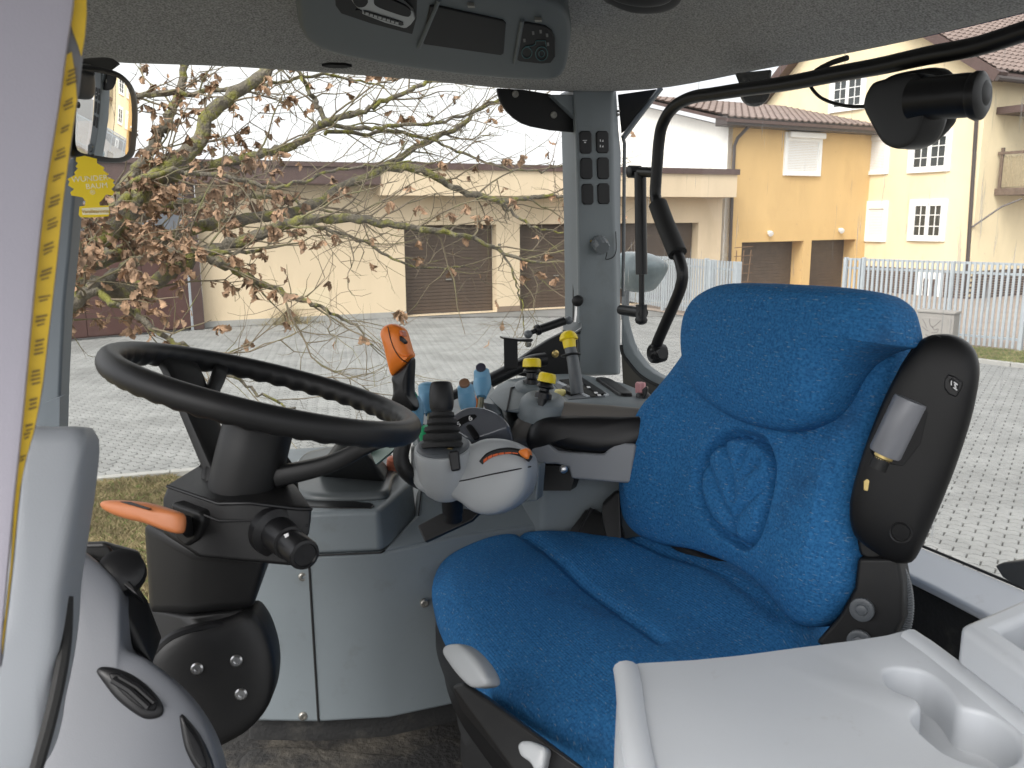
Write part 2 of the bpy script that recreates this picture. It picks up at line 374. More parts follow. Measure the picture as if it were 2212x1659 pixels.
TURF = mat('dry_turf', (.16, .135, .075), .95, var=.3, vscale=7, bump=.6, scale=60)
BLADE = mat('dry_grass_blade', (.25, .205, .11), .9, var=.35, vscale=4)
BLADEG = mat('green_grass_blade', (.12, .15, .045), .9, var=.35, vscale=4)
BARK = mat('oak_bark', (.125, .108, .082), .95, bump=.9, scale=45, var=.3, vscale=18, dirt=(.155, .15, .03), dirt_scale=9, dirt_lo=.47, dirt_hi=.60)
TWIG = mat('oak_twig', (.14, .112, .076), .9, var=.25, vscale=15, dirt=(.14, .14, .05), dirt_scale=5, dirt_lo=.5, dirt_hi=.7)
LEAF = mat('dead_oak_leaf', (.245, .150, .088), .8, var=.55, vscale=11, place=True)

# ---- ground
def sheet(name, pts, z, m, kind='structure'):
    o = mk(name, [Vector((p[0], p[1], z)) for p in pts], [list(range(len(pts)))], m, smooth=False, loc=(0, 0, 0)); o['kind'] = kind; return o
sheet('ground', [(-600, -600), (600, -600), (600, 600), (-600, 600)], -.016, JOINT)

class Wall:
    def __init__(s, a, b):
        s.a = Vector((a[0], a[1], 0)); s.b = Vector((b[0], b[1], 0)); s.len = (s.b-s.a).length
        s.t = (s.b-s.a).normalized(); s.n = Vector((s.t.y, -s.t.x, 0))
        if s.n.dot(EYE-s.a) < 0: s.n = -s.n
    def pt(s, u, z, off=0): return s.a+s.t*u+s.n*off+Vector((0, 0, z))
    def px(s, x, y, off=0):
        p = ONP(x, y, s.a+s.n*off, s.n)-s.a; return p.dot(s.t), p.z
    def u(s, x, y=560, off=0): return s.px(x, y, off)[0]
    def box(s, name, u0, u1, z0, z1, o0, o1, m, parent, bevel=0, **k):
        return box(name, s.pt((u0+u1)/2, (z0+z1)/2, (o0+o1)/2), (s.t, s.n, ZV), (abs(u1-u0)/2, abs(o1-o0)/2, abs(z1-z0)/2), m, parent, bevel, smooth=bool(bevel), **k)
    def panel(s, name, u0, u1, z0, z1, holes, m, parent, reveal=.25, off=0):
        """wall face with real openings (u0,u1,z0,z1) and their reveals"""
        us = sorted({u0, u1, *[h[0] for h in holes], *[h[1] for h in holes]}); zs = sorted({z0, z1, *[h[2] for h in holes], *[h[3] for h in holes]})
        vs = []; fs = []
        def quad(ps):
            i = len(vs); vs.extend(ps); fs.append([i, i+1, i+2, i+3])
        for i in range(len(us)-1):
            for j in range(len(zs)-1):
                cu, cz = (us[i]+us[i+1])/2, (zs[j]+zs[j+1])/2
                if any(h[0] < cu < h[1] and h[2] < cz < h[3] for h in holes): continue
                quad([s.pt(us[i], zs[j], off), s.pt(us[i+1], zs[j], off), s.pt(us[i+1], zs[j+1], off), s.pt(us[i], zs[j+1], off)])
        for h in holes:
            r = h[4] if len(h) > 4 else reveal
            for (ua, za, ub, zb) in ((h[0], h[2], h[0], h[3]), (h[1], h[2], h[1], h[3]), (h[0], h[3], h[1], h[3]), (h[0], h[2], h[1], h[2])):
                quad([s.pt(ua, za, off), s.pt(ub, zb, off), s.pt(ub, zb, off-r), s.pt(ua, za, off-r)])
        return mk(name, vs, fs, m, parent, smooth=False)

# ---- garage row
GA, GB = (-8.0, 22.1), (2.0, 26.55)
gw = Wall(GA, GB); gend = gw.u(1592, 400, .7)
gar = thing('garage_building', 'long low cream garage block with brown fascia behind the oak branches', 'building', (gw.a.x, gw.a.y, 0))
dz = gw.px(960, 486)[1]
doors = [(gw.u(875, 580), gw.u(1073, 580)), (gw.u(1123, 580), gw.u(1296, 580)), (gw.u(1328, 580), gw.u(1506, 580))]
holes = [(a, b, 0.02, dz) for a, b in doors]
gw.panel('wall', 0, gend, 0, 4.0, holes, STUCCO, gar, reveal=.35)
gw.box('side_wall', gend-.3, gend, 0, 4.0, -9, -.02, STUCCO, gar)
gw.box('flat_roof', -6, gend+.1, 4.0, 4.1, -9, .0, BROWNM, gar)
gw.box('plinth', -.0, doors[0][0], 0, .16, .003, .04, KERB, gar)
gw.box('plinth', doors[0][1], doors[1][0], 0, .16, .003, .03, mat('brown_plinth', (.2, .15, .11), .8), gar)
slat_proto = None
sh = .10
for i, (a, b) in enumerate(doors):
    dr = gw.box('garage_door', a, b, 0.02, dz, -.42, -.36, SHUT, gar)
    gw.box('bottom_seal', a+.01, b-.01, .022, .05, -.34, -.32, GUTTER, dr)
    gw.box('door_handle', (a+b)/2-.09, (a+b)/2+.09, .98, 1.02, -.335, -.29, BOLT, dr, bevel=.008)
    ns = int((dz-.05)/sh)
    sp = None
    for k in range(ns):
        z0 = .04+k*sh
        if sp is None:
            sp = gw.box('slat', a+.03, b-.03, z0, z0+sh-.012, -.36, -.335, SHUT, dr)
        else:
            c = sp.copy(); COL.objects.link(c); c.location = Vector(sp.location)+Vector((0, 0, k*sh))
zc0 = gw.px(1240, 424, .7)[1]; zc1 = gw.px(1240, 371, .7)[1]; ucs = gw.u(822, 400, .7)
gw.box('canopy', ucs, gend, zc0, zc1, .02, .7, STUCCO, gar)
gw.box('coping', ucs-.02, gend+.06, zc1, zc1+.17, -.1, .76, BROWNM, gar)
zf0 = gw.px(500, 396, .75)[1]; zf1 = gw.px(500, 347, .75)[1]
gw.box('fascia', -6, ucs, zf0, zf1, -.6, .75, BROWNM, gar, bevel=.02)
gw.box('fascia_trim', -6, ucs, zf1-.10, zf1+.02, .752, .80, BROWNM, gar)
# meter hatch on the wall
gw.box('meter_hatch', gw.u(632), gw.u(708), gw.px(650, 668)[1], gw.px(650, 622)[1], .004, .02, mat('hatch_cream', (.60, .50, .34), .7), gar)
# big brown door at the left, set on an angled wall
bw = Wall((-15.2, 15.6), (-7.95, 21.85))
ug1 = bw.len-.02; ng = 7; gz = bw.px(380, 496)[1]
gate_o = bw.box('brown_gate', 0, bw.len, .03, gz, -.2, -.05, GATEM, gar)
for k in range(ng):
    w = (bw.len-.1)/ng
    bw.box('gate_panel', .05+k*w+.008, .05+(k+1)*w-.008, .06, gz-.05, -.05, -.02, GATEM, gate_o, bevel=.006)
bw.box('upper_wall', 0, bw.len, gz+.003, 3.7, -.25, -.06, mat('grey_blue_cladding', (.17, .18, .20), .7, var=.1), gar)
bw.box('corner_post', bw.len-.25, bw.len+.02, 0, 3.7, -.3, .03, BROWNM, gar)
bw.box('corner_strip', bw.len-.30, bw.len-.255, 0, 3.4, -.06, .02, FENCEM, gar)

# ---- orange house
OA = (7.15, 29.0); OB = (13.25, 32.3)
ow = Wall(OA, OB); od = -ow.n
ez = ow.px(1720, 283)[1]
orh = thing('orange_house', 'orange two-storey house with a white roller shutter and two brown garage doors', 'house', (OA[0], OA[1], 0))
def dh(x0, x1, yt): return (ow.u(x0, 560), ow.u(x1, 560), .02, ow.px((x0+x1)/2, yt)[1], .55)
oh = [dh(1601, 1734, 522), dh(1751, 1846, 518)]
ow.panel('wall', 0, ow.len, 0, ez, oh, STUCCOO, orh)
for h in oh:
    dr = ow.box('garage_door', h[0], h[1], .02, h[3], -.60, -.54, SHUT, orh)
    for k in range(int(h[3]/.12)):
        ow.box('slat', h[0]+.03, h[1]-.03, .04+k*.12, .04+k*.12+.108, -.54, -.52, SHUT, dr)
sw = Wall(OA, (OA[0]+od.x*9, OA[1]+od.y*9))
# cream gable side, overexposure painted in as white: five-cornered, follows the roof slope
ridge_b = 4.6; rise = 1.15
wv = [sw.a+od*0+ZV*0, sw.a+od*9.2, sw.a+od*9.2+ZV*ez, sw.a+od*ridge_b+ZV*(ez+rise), sw.a+ZV*ez]
mk('side_wall', [v-ow.t*.01 for v in wv]+[v+ow.t*.2 for v in wv], [[0, 1, 2, 3, 4], [9, 8, 7, 6, 5]]+[[i, (i+1) % 5, 5+(i+1) % 5, 5+i] for i in range(5)], STUCCO_LIT, orh, smooth=False)
def window(w, parent, x0, y0, x1, y1, cols=2, rows=3, casements=2, shutter=False, name='window', fr=.07):
    u0, z1 = w.px(x0, y0); u1, z0 = w.px(x1, y1)
    z1 = (z1+w.px(x1, y0)[1])/2; z0 = (z0+w.px(x0, y1)[1])/2
    f = thing_part = None
    wd = u1-u0
    rim = []
    # white surround as one frame of four bars
    vs = []; fs = []
    def bar(a, b, c, d, o0, o1):
        i = len(vs)
        for (uu, zz, oo) in ((a, c, o0), (b, c, o0), (b, d, o0), (a, d, o0), (a, c, o1), (b, c, o1), (b, d, o1), (a, d, o1)): vs.append(w.pt(uu, zz, oo))
        fs.extend([[i, i+1, i+2, i+3], [i+4, i+7, i+6, i+5], [i, i+4, i+5, i+1], [i+1, i+5, i+6, i+2], [i+2, i+6, i+7, i+3], [i+3, i+7, i+4, i]])
    bb = min(.16, wd*.16)
    bar(u0, u0+bb, z0, z1, .003, .06); bar(u1-bb, u1, z0, z1, .003, .06); bar(u0+bb, u1-bb, z1-bb, z1, .003, .06); bar(u0+bb, u1-bb, z0, z0+bb*.8, .003, .09)
    f = mk(name, vs, fs, WHITEP, parent, smooth=False)
    a, b, c, d = u0+bb, u1-bb, z0+bb*.8, z1-bb
    if shutter:
        n = max(6, int((d-c)/.055)); h = (d-c)/n
        w.box('shutter_box', a, b, d-.12, d, .03, .075, WHITEP, f)
        vs.clear(); fs.clear()
        for k in range(n): bar(a, b, c+k*h+.006, c+(k+1)*h-.004, .012, .03)
        o = mk('roller_shutter', list(vs), list(fs), WHITEP, f, smooth=False)
        return f
    w.box('pane', a, b, c, d, .004, .010, PANE, f)
    vs.clear(); fs.clear()
    cw = (b-a)/casements
    for k in range(casements):
        x = a+k*cw
        bar(x, x+fr, c, d, .011, .045); bar(x+cw-fr, x+cw, c, d, .011, .045); bar(x+fr, x+cw-fr, d-fr, d, .011, .045); bar(x+fr, x+cw-fr, c, c+fr, .011, .045)
        gw_ = cw-2*fr
        for q in range(1, cols): bar(x+fr+gw_*q/cols-.014, x+fr+gw_*q/cols+.014, c+fr, d-fr, .011, .028)
        for q in range(1, rows): bar(x+fr, x+cw-fr, c+(d-c)*q/rows-.014, c+(d-c)*q/rows+.014, .012, .0285)
    mk('sash', list(vs), list(fs), WHITEP, f, smooth=False)
    return f
sho = window(ow, orh, 1695, 287, 1770, 380, shutter=True)
uu0, uz = ow.px(1699, 296); uu1 = ow.u(1776, 296); ow.box('shutter_case', uu0, uu1, uz-.02, uz+.18, .065, .2, WHITEP, sho, bevel=.03)
# gutter, fascia, roof
ow.box('fascia', -.5, ow.len+.1, ez, ez+.30, -.1, .45, GUTTER, orh, bevel=.03)
def tiled(name, o, ux, uy, nx, ny, wx, wy, m, parent, amp=.025):
    """roof of overlapping tile courses, each course its own raised step"""
    vs = []; fs = []; n = ux.cross(uy).normalized()
    if n.z < 0: n = -n
    sub = 6
    for r in range(ny):
        b = len(vs)
        for e, (t, lift) in enumerate(((0, .0), (0, .045), (1.04, .0))):
            for c in range(nx*sub+1):
                ph = c/sub*2*math.pi
                vs.append(o+ux*(c/sub*wx)+uy*((r+t)*wy)+n*(lift+amp*(math.cos(ph)+.35*math.cos(2*ph))))
        k = nx*sub+1
        for e in range(2):
            for c in range(nx*sub): fs.append([b+e*k+c, b+e*k+c+1, b+(e+1)*k+c+1, b+(e+1)*k+c])
    o_ = mk(name, vs, fs, m, parent, smooth=False); o_['kind'] = 'stuff'; return o_
rs = (od*ridge_b+ZV*rise).normalized(); rl = math.hypot(ridge_b+.5, rise*1.1)
o0 = ow.pt(-.5, ez+.26, .5); tiled('roof_tiles', o0, ow.t, rs, int((ow.len+.9)/.3), int(rl/.34), .3, .34, TILE, orh)
mk('roof_deck', [o0-ZV*.06, o0-ZV*.06+ow.t*(ow.len+.8), o0-ZV*.06+ow.t*(ow.len+.8)+rs*rl, o0-ZV*.06+rs*rl, o0-ZV*.16, o0-ZV*.16+ow.t*(ow.len+.8), o0-ZV*.16+ow.t*(ow.len+.8)+rs*rl, o0-ZV*.16+rs*rl], [[0, 1, 2, 3], [7, 6, 5, 4], [0, 4, 5, 1], [1, 5, 6, 2], [2, 6, 7, 3], [3, 7, 4, 0]], BROWNM, orh, smooth=False)
# downpipe at the left corner
uz_ = .18
tube('downpipe', [ow.pt(.55, ez+.05, .40), ow.pt(.30, ez-.35, .12), ow.pt(.22, ez-.6, .07), ow.pt(.22, 2.0, .07), ow.pt(.22, .1, .07)], .055, GUTTER, orh, seg=8)
for x, y in ((1660, 503), (1813, 497)):
    u_, z_ = ow.px(x, y)
    l = ow.box('wall_lamp', u_-.07, u_+.07, z_-.05, z_+.07, .004, .05, WHITEP, orh, bevel=.02)
    lathe('lamp_head', ow.pt(u_-.02, z_+.03, .05), ow.n*1-ZV*.5-ow.t*.3, [(0, .05), (.06, .085), (.16, .095), (.17, .05)], WHITEP, l, seg=12)
# trellis leaning in front of the house
tr = thing('trellis', 'slim wooden trellis standing by the orange wall behind the gate', 'trellis', tuple(ow.pt(.35, 0, .5)))
for k, ua in enumerate((0, .28, .56)):
    tube('upright', [ow.pt(.05+ua, 0, .5), ow.pt(.12+ua*1.15, ow.px(1563, 540)[1], .5)], .018, mat('weathered_wood', (.16, .10, .06), .9), tr, seg=6)
for k in range(6):
    z_ = .30+k*.29
    tube('rung', [ow.pt(.0, z_, .52), ow.pt(.82, z_+.03, .52)], .014, MATS['weathered_wood'], tr, seg=6)

# ---- cream gabled house at the right
HB0 = Vector((OB[0], OB[1], 0)); hdir = Vector((od.x*-1, od.y*-1, 0))      # towards the viewer, square to the orange front
hw = Wall(OB, (OB[0]+hdir.x*4.3, OB[1]+hdir.y*4.3))
u_c = hw.u(2112, 400)
crh = thing('gabled_house', 'pale yellow gabled house with white barred windows at the right', 'house', (OB[0], OB[1], 0))
gl = hw.px(1640, 236); ga = hw.px(1845, -30); ge = hw.px(2166, 165)
back = -hw.n
cut = hw.px(2112, 142)
fp = [(0, 0), (u_c, 0), (u_c, cut[1]), ga, gl, (gl[0], 5.2), (0, 5.2)]
mk('wall', [hw.pt(a, b) for a, b in fp]+[hw.pt(a, b, -.3) for a, b in fp], [list(range(7)), list(range(13, 6, -1))]+[[i, (i+1) % 7, 7+(i+1) % 7, 7+i] for i in range(7)], STUCCOH, crh, smooth=False)
hs2 = Wall(tuple(hw.pt(u_c, 0)), tuple(hw.pt(u_c, 0, -11)))                 # its side wall, turned to the right
hs2.box('side_wall', .02, 11, 0, cut[1], -.3, -.005, STUCCOH, crh)
# verge boards
for nm, (p, q) in (('verge', (gl, ga)), ('verge', (ge, ga))):
    a = hw.pt(*p); b = hw.pt(*q); d = (b-a).normalized(); up = d.cross(hw.n).normalized()
    if up.z < 0: up = -up
    box(nm, (a+b)/2+hw.n*.22+up*.02, (d, hw.n, up), ((b-a).length/2+.1, .24, .16), BROWNM, crh, smooth=False)
# right slope, tiled, running back from the verge
E0 = hw.pt(*ge, .45); A0 = hw.pt(*ga, .45); sl = (A0-E0); L = sl.length; sl.normalize()
tiled('roof_tiles', E0+ZV*.2, back, sl, 36, int(L/.36)+1, .3, .36, TILE, crh)
mk('roof_deck', [E0+ZV*.1, E0+ZV*.1+back*11, A0+ZV*.1+back*11, A0+ZV*.1, E0-ZV*.02, E0-ZV*.02+back*11, A0-ZV*.02+back*11, A0-ZV*.02], [[0, 1, 2, 3], [7, 6, 5, 4], [0, 4, 5, 1], [1, 5, 6, 2], [2, 6, 7, 3], [3, 7, 4, 0]], BROWNM, crh, smooth=False)
tube('gutter', [E0-ZV*.02+sl*-.12, E0-ZV*.02+sl*-.12+back*11], .09, GUTTER, crh, seg=8)
L0 = hw.pt(*gl, .45)
mk('left_roof_slope', [L0+ZV*.1, L0+ZV*.1+back*11, A0+ZV*.1+back*11, A0+ZV*.1, L0, L0+back*11, A0+back*11, A0], [[0, 1, 2, 3], [7, 6, 5, 4], [0, 4, 5, 1], [1, 5, 6, 2], [2, 6, 7, 3], [3, 7, 4, 0]], TILE, crh, smooth=False)
window(hw, crh, 1968, 430, 2041, 521)
window(hw, crh, 1968, 282, 2052, 372)
window(hw, crh, 1796, 160, 1868, 240)
window(hw, crh, 1872, 434, 1914, 522, shutter=True)
window(hw, crh, 1877, 286, 1919, 377, shutter=True)
window(hw, crh, 1985, 588, 2036, 652, rows=2)
tube('downpipe', [hw.pt(*hw.px(2160, 172), .3), hw.pt(*hw.px(2118, 190), .09), hw.pt(hw.u(2115, 215), hw.px(2115, 215)[1], .07), hw.pt(u_c-.02, .2, .07)], .06, GUTTER, crh, seg=8)
# brick basement
zb = hw.px(1960, 574)[1]; bwid, bh = .26, .085; brick0 = None; nb = 0
for r in range(int(zb/bh)):
    for c in range(int(u_c/bwid)+1):
        ux = c*bwid-(r % 2)*bwid/2+.003; ue = min(ux+bwid-.012, u_c-.003); ux = max(ux, .003)
        if ue-ux < .06: continue
        if brick0 is None or ue-ux < bwid-.02:
            o = hw.box('brick', ux, ue, r*bh+.01, (r+1)*bh-.006, .004, .035+rnd.random()*.006, BRICKM, crh)
            if brick0 is None and ue-ux > bwid-.02: brick0 = o; b0 = (ux, r)
        else:
            o = brick0.copy(); COL.objects.link(o); o.location = Vector(brick0.location)+hw.t*(ux-b0[0])+ZV*((r-b0[1])*bh)
        nb += 1
vs = []; fs = []
for r in range(int(zb/bh)):
    for c in range(34):
        ux = .05+c*bwid+(r % 2)*bwid/2; i = len(vs); h = .03+rnd.random()*.006
        for oo in (.004, h):
            for (uu, zz) in ((ux, r*bh+.01), (ux+bwid-.012, r*bh+.01), (ux+bwid-.012, (r+1)*bh-.006), (ux, (r+1)*bh-.006)): vs.append(hs2.pt(uu, zz, oo))
        fs += [[i+4, i+5, i+6, i+7], [i, i+1, i+5, i+4], [i+1, i+2, i+6, i+5], [i+2, i+3, i+7, i+6], [i+3, i, i+4, i+7]]
o = mk('side_wall_bricks', vs, fs, BRICKM, crh, smooth=False); o['kind'] = 'stuff'
# balcony on the side wall
WOOD = mat('balcony_wood', (.13, .09, .065), .85, var=.25, vscale=9)
REED = mat('reed_screen', (.33, .27, .17), .9, var=.25, vscale=20)
bz0 = hs2.px(2180, 404, 1.1)[1]; ub0 = .9; ub1 = 8
bal = hs2.box('balcony_floor', ub0, ub1, bz0-.22, bz0, .004, 1.1, WOOD, crh, bevel=.01)
for k in range(5): hs2.box('baluster', ub0+.06+k*1.7, ub0+.15+k*1.7, bz0, bz0+1.15, 1.0, 1.09, WOOD, bal)
hs2.box('handrail', ub0, ub1, bz0+1.08, bz0+1.17, .98, 1.11, WOOD, bal)
for k in range(150):
    ux = ub0+.17+k*.045
    if k < 150: tube('reed', [hs2.pt(ux, bz0+.04, .97+rnd.random()*.012), hs2.pt(ux+rnd.uniform(-.01, .01), bz0+.98+rnd.random()*.07, .975)], .014, REED, bal, seg=5)
hs2.box('handrail', ub0-.02, ub0+.08, bz0+1.08, bz0+1.17, .02, 1.1, WOOD, bal)
hs2.box('baluster', ub0+.0, ub0+.09, bz0, bz0+1.30, .10, .19, WOOD, bal)
for k in range(24):
    oo = .20+k*.036; tube('reed', [hs2.pt(ub0+.06+rnd.random()*.012, bz0+.04, oo), hs2.pt(ub0+.065, bz0+.98+rnd.random()*.07, oo+rnd.uniform(-.01, .01))], .014, REED, bal, seg=5)
zc = hs2.px(2180, 226, 1.1)[1]
hs2.box('upper_balcony_floor', .6, 9, zc-.12, zc+.10, .004, 1.2, BROWNM, crh)
tube('bracket_pipe', [hw.pt(u_c, bz0-1.25, .09), hs2.pt(.6, bz0-.6, .5), hs2.pt(1.0, bz0-.35, .9)], .03, GUTTER, crh, seg=6)

# ---- fences
def fence(name, label, A, B, H, npk, posts, rails, corner=False, pk=(.048, .02)):
    A = Vector((A[0], A[1], 0)); B = Vector((B[0], B[1], 0)); w = Wall(A, B)
    f = thing(name, label, 'fence', tuple(A))
    p0 = None
    for k in range(npk):
        u_ = (k+.5)/npk*w.len
        if p0 is None: p0 = w.box('picket', u_-pk[0]/2, u_+pk[0]/2, .10, H, -.01, .01+pk[1], FENCEM, f); q0 = u_
        else:
            c = p0.copy(); COL.objects.link(c); c.location = Vector(p0.location)+w.t*(u_-q0)
    for z_ in rails: w.box('rail', 0, w.len, z_-.025, z_+.025, -.045, -.011, FENCEM, f)
    for (u_, wd, hh) in posts: w.box('post', u_-wd/2, u_+wd/2, 0, hh, -.055-wd*.4, .03+wd*.3, FENCEM, f, bevel=.008)
    return f, w
fa, fb = Z(1965, 741, 0), Z(2205, 765, 0); fd = (fb-fa).normalized()
fl = fa-fd*0; w_ = Wall(fa, fb); u0 = w_.u(1822, 600)
fs_ = fa+fd*u0; flen = (fb-fs_).length; FH = Wall(fs_, fb).px(2000, 563)[1]
ff, fw = fence('picket_fence', 'pale grey steel picket fence in front of the gabled house', fs_, fb, FH, int(flen/.105), [(.03, .07, FH+.02), (.45, .06, FH+.03), (flen*.62, .06, FH+.01), (flen-.03, .07, FH)], (FH-.02, FH-.22, .28))
e2 = fb+Vector((fd.y*-1, fd.x, 0))*-3.2
side_dir = Vector((.95, -.30, 0))
fence('picket_fence', 'end run of the pale grey picket fence beyond the corner post by the grass strip', fb+fd*.06, fb+fd*.06+side_dir*3.2, FH-.1, 28, [(3.15, .07, FH)], (FH-.12, .28))
ga_, gb_ = Z(1346, 655, 0), Z(1590, 700, 0); GH = Wall(ga_, gb_).px(1520, 560)[1]; glen = (gb_-ga_).length
fence('picket_fence', 'far pale grey picket fence and gate leaf left of the yard entrance', ga_, gb_, GH, int(glen/.13), [(glen*.40, .06, GH), (Wall(ga_, gb_).u(1523, 640), .07, GH+.03), (Wall(ga_, gb_).u(1534, 640), .12, GH), (glen-.06, .12, GH)], (GH-.22, .25))
# ---- courtyard, kerbs, grass
g1 = Z(1346, 657, 0); 
sheet('courtyard', [tuple(ga_+Vector((-.6, .1, 0)))[:2], tuple(gb_)[:2], tuple(fs_)[:2], tuple(fb)[:2], tuple(fb+side_dir*9)[:2], (30, 40), (2, 40)], .004, PINKP)
def kerb(name, pts, w=.10, h=.09, seglen=1.0):
    root = thing(name, 'x', 'kerb', tuple(pts[0])); root['kind'] = 'structure'
    del root['label']; del root['category']
    for a, b in zip(pts[:-1], pts[1:]):
        d = b-a; n = max(1, int(d.length/seglen)); d.normalize(); s = Vector((-d.y, d.x, 0)); L = (b-a).length/n
        for k in range(n):
            box('kerbstone', a+d*(L*(k+.5))+ZV*(h/2-.01), (d, s, ZV), (L/2-.004, w/2, h/2), KERB, root, bevel=.012)
    return root
k1 = Z(1962, 765, 0); k2 = Z(2212, 795, 0); kd = (k2-k1).normalized()
ka = k1-kd*2.2; kb = k2+kd*6
kerb('kerb', [ka, kb], w=.13)
lawn_r = [ka, kb, fb+side_dir*8, fb, fs_]
sheet('grass_strip', [tuple(p)[:2] for p in lawn_r], .02, TURF)
j1 = Z(190, 1047, 0); j2 = Z(362, 1032, 0); jd = (j2-j1).normalized()
ja = j1-jd*7; jb = j2+jd*1.15
kerb('kerb', [ja, jb], w=.10)
lawn_l = [ja, jb, Vector((-1.9, -2, 0)), Vector((-11, -2, 0))]
sheet('lawn', [tuple(p)[:2] for p in lawn_l], .02, TURF)
def inpoly(x, y, poly):
    r = False; n = len(poly)
    for i in range(n):
        a, b = poly[i], poly[(i+1) % n]
        if (a[1] > y) != (b[1] > y) and x < (b[0]-a[0])*(y-a[1])/(b[1]-a[1])+a[0]: r = not r
    return r
def grass(name, poly, n, h, mats, label, vis):
    vs = []; fs = []
    xs = [p[0] for p in poly]; ys = [p[1] for p in poly]; k = 0; tries = 0
    while k < n and tries < n*60:
        tries += 1
        x, y = rnd.uniform(min(xs), max(xs)), rnd.uniform(min(ys), max(ys))
        if not inpoly(x, y, poly): continue
        q = Vector((x, y, .02))
        if (q-EYE).dot(FW) < 1: continue
        a, b, d = proj(q)
        if not vis(a, b): continue
        k += 1
        th = rnd.uniform(0, 6.28); w = rnd.uniform(.002, .005); hh = h*rnd.uniform(.4, 1.3); lean = Vector((rnd.gauss(0, 1), rnd.gauss(0, 1), 0))*hh*.55
        s = Vector((math.cos(th), math.sin(th), 0))*w; i = len(vs)
        vs += [q-s, q+s, q+lean*.4+ZV*hh*.6+s*.6, q+lean+ZV*hh]
        fs += [[i, i+1, i+2], [i, i+2, i+3]]
    o = mk(name, vs, fs, mats, smooth=False, loc=(0, 0, 0)); o['kind'] = 'stuff'; o['label'] = label; o['category'] = 'grass'; return o
grass('dry_grass', lawn_l, 26000, .05, BLADE, 'dry brown grass growing on the near verge inside the kerb', lambda a, b: 150 < a < 380 and 1020 < b < 1320)
grass('dry_grass', lawn_l, 3000, .055, BLADEG, 'scattered green blades among the dry brown verge grass', lambda a, b: 150 < a < 380 and 1020 < b < 1320)
grass('short_grass', lawn_r, 14000, .07, BLADEG, 'short green and brown grass at the foot of the steel fence', lambda a, b: 1900 < a < 2230)
grass('short_grass', lawn_r, 9000, .07, BLADE, 'withered brown blades at the foot of the steel fence', lambda a, b: 1900 < a < 2230)
# utility cabinet in front of the fence
CABM = mat('cabinet_grey', (.25, .235, .215), .7, bump=.15, scale=120, var=.05, vscale=4)
cb0 = Z(1974, 764, 0); cwl = Wall(cb0, cb0+fd*1.2); cu1 = cwl.u(2058, 720); cz1 = cwl.px(1974, 668)[1]
uc = thing('utility_cabinet', 'grey utility cabinet with scribbled door standing before the steel fence', 'utility cabinet', tuple(cb0))
cwl.box('cabinet_body', 0, cu1, 0, cz1-.05, -.3, 0, CABM, uc, bevel=.01)
cwl.box('cabinet_lid', -.02, cu1+.02, cz1-.048, cz1, -.32, .02, CABM, uc, bevel=.01)
cwl.box('cabinet_door', .09, cu1*.70, .08, cz1-.14, .002, .016, CABM, uc, bevel=.006)
cwl.box('cabinet_door', cu1*.86, cu1-.04, .08, cz1-.14, .002, .016, CABM, uc, bevel=.006)
for pts in (((.13, .70), (.20, .60), (.24, .52)), ((.28, .72), (.30, .60), (.36, .55), (.48, .66), (.52, .70)), ((.14, .55), (.22, .49), (.28, .47)), ((.34, .58), (.40, .50), (.48, .53), (.46, .46), (.34, .44)), ((.22, .40), (.30, .36), (.40, .39))):
    tube('scribble', [cwl.pt(a*cu1/.78, b*cz1/.9+.02, .0175) for a, b in pts], .004, GUTTER, uc, smoothn=14, seg=5)
# dry tuft against the garage wall
vs = []; fs = []; base = gw.pt(gw.u(622, 690), 0, .3)
for k in range(420):
    th = rnd.uniform(0, 6.28); r = abs(rnd.gauss(0, .35)); q = base+gw.t*(r*math.cos(th)*1.3)+gw.n*(r*math.sin(th)*.4)
    tip = q+Vector((rnd.gauss(0, .2), rnd.gauss(0, .2), rnd.uniform(.1, .6)*(1.1-min(r, .9)))); s = gw.t*.006; i = len(vs)
    vs += [q-s, q+s, tip]; fs.append([i, i+1, i+2])
tag(mk('dry_weed', vs, fs, BLADE, smooth=False), 'dry brown weed tuft at the foot of the cream garage wall', 'weed')
# tree crown behind the mirror reflection / far right hedge is out of frame; low far hedge behind garages
# ---- paving: interlocking blocks
pe1 = Vector((.832, -.555, 0)); pe2 = Vector((.555, .832, 0)); BL, BW = .225, .1125
def zig(t, per, a):
    f = (t/per) % 1.0; return a*(4*f-1 if f < .5 else 3-4*f)
def paver_outline(i, j, gap=.0065):
    x0 = i*BL+(j % 2)*BL/2; y0 = j*BW; pts = []
    xs = [x0, x0+BL*.25, x0+BL*.5, x0+BL*.75, x0+BL]
    A = .012
    def wy(x): return zig(x, BL/2, A)
    bot = [(x, y0+wy(x)+gap) for x in xs]; top = [(x, y0+BW+wy(x)-gap) for x in reversed(xs)]
    bot[0] = (bot[0][0]+gap, bot[0][1]); bot[-1] = (bot[-1][0]-gap, bot[-1][1]); top[0] = (top[0][0]-gap, top[0][1]); top[-1] = (top[-1][0]+gap, top[-1][1])
    return bot+top
def visible(p):
    q = p-EYE; d = q.dot(FW)
    if d < 3: return None
    a, b, _ = proj(p)
    if not (-20 < b < 1400): return None
    if 125 < a < 915 and 690 < b < 1090: return d
    if 840 < a < 1260 and 660 < b < 880: return d
    if 1335 < a < 1520 and 655 < b < 860: return d
    if 1860 < a < 2240 and 740 < b < 1340: return d
    return None
cells = []
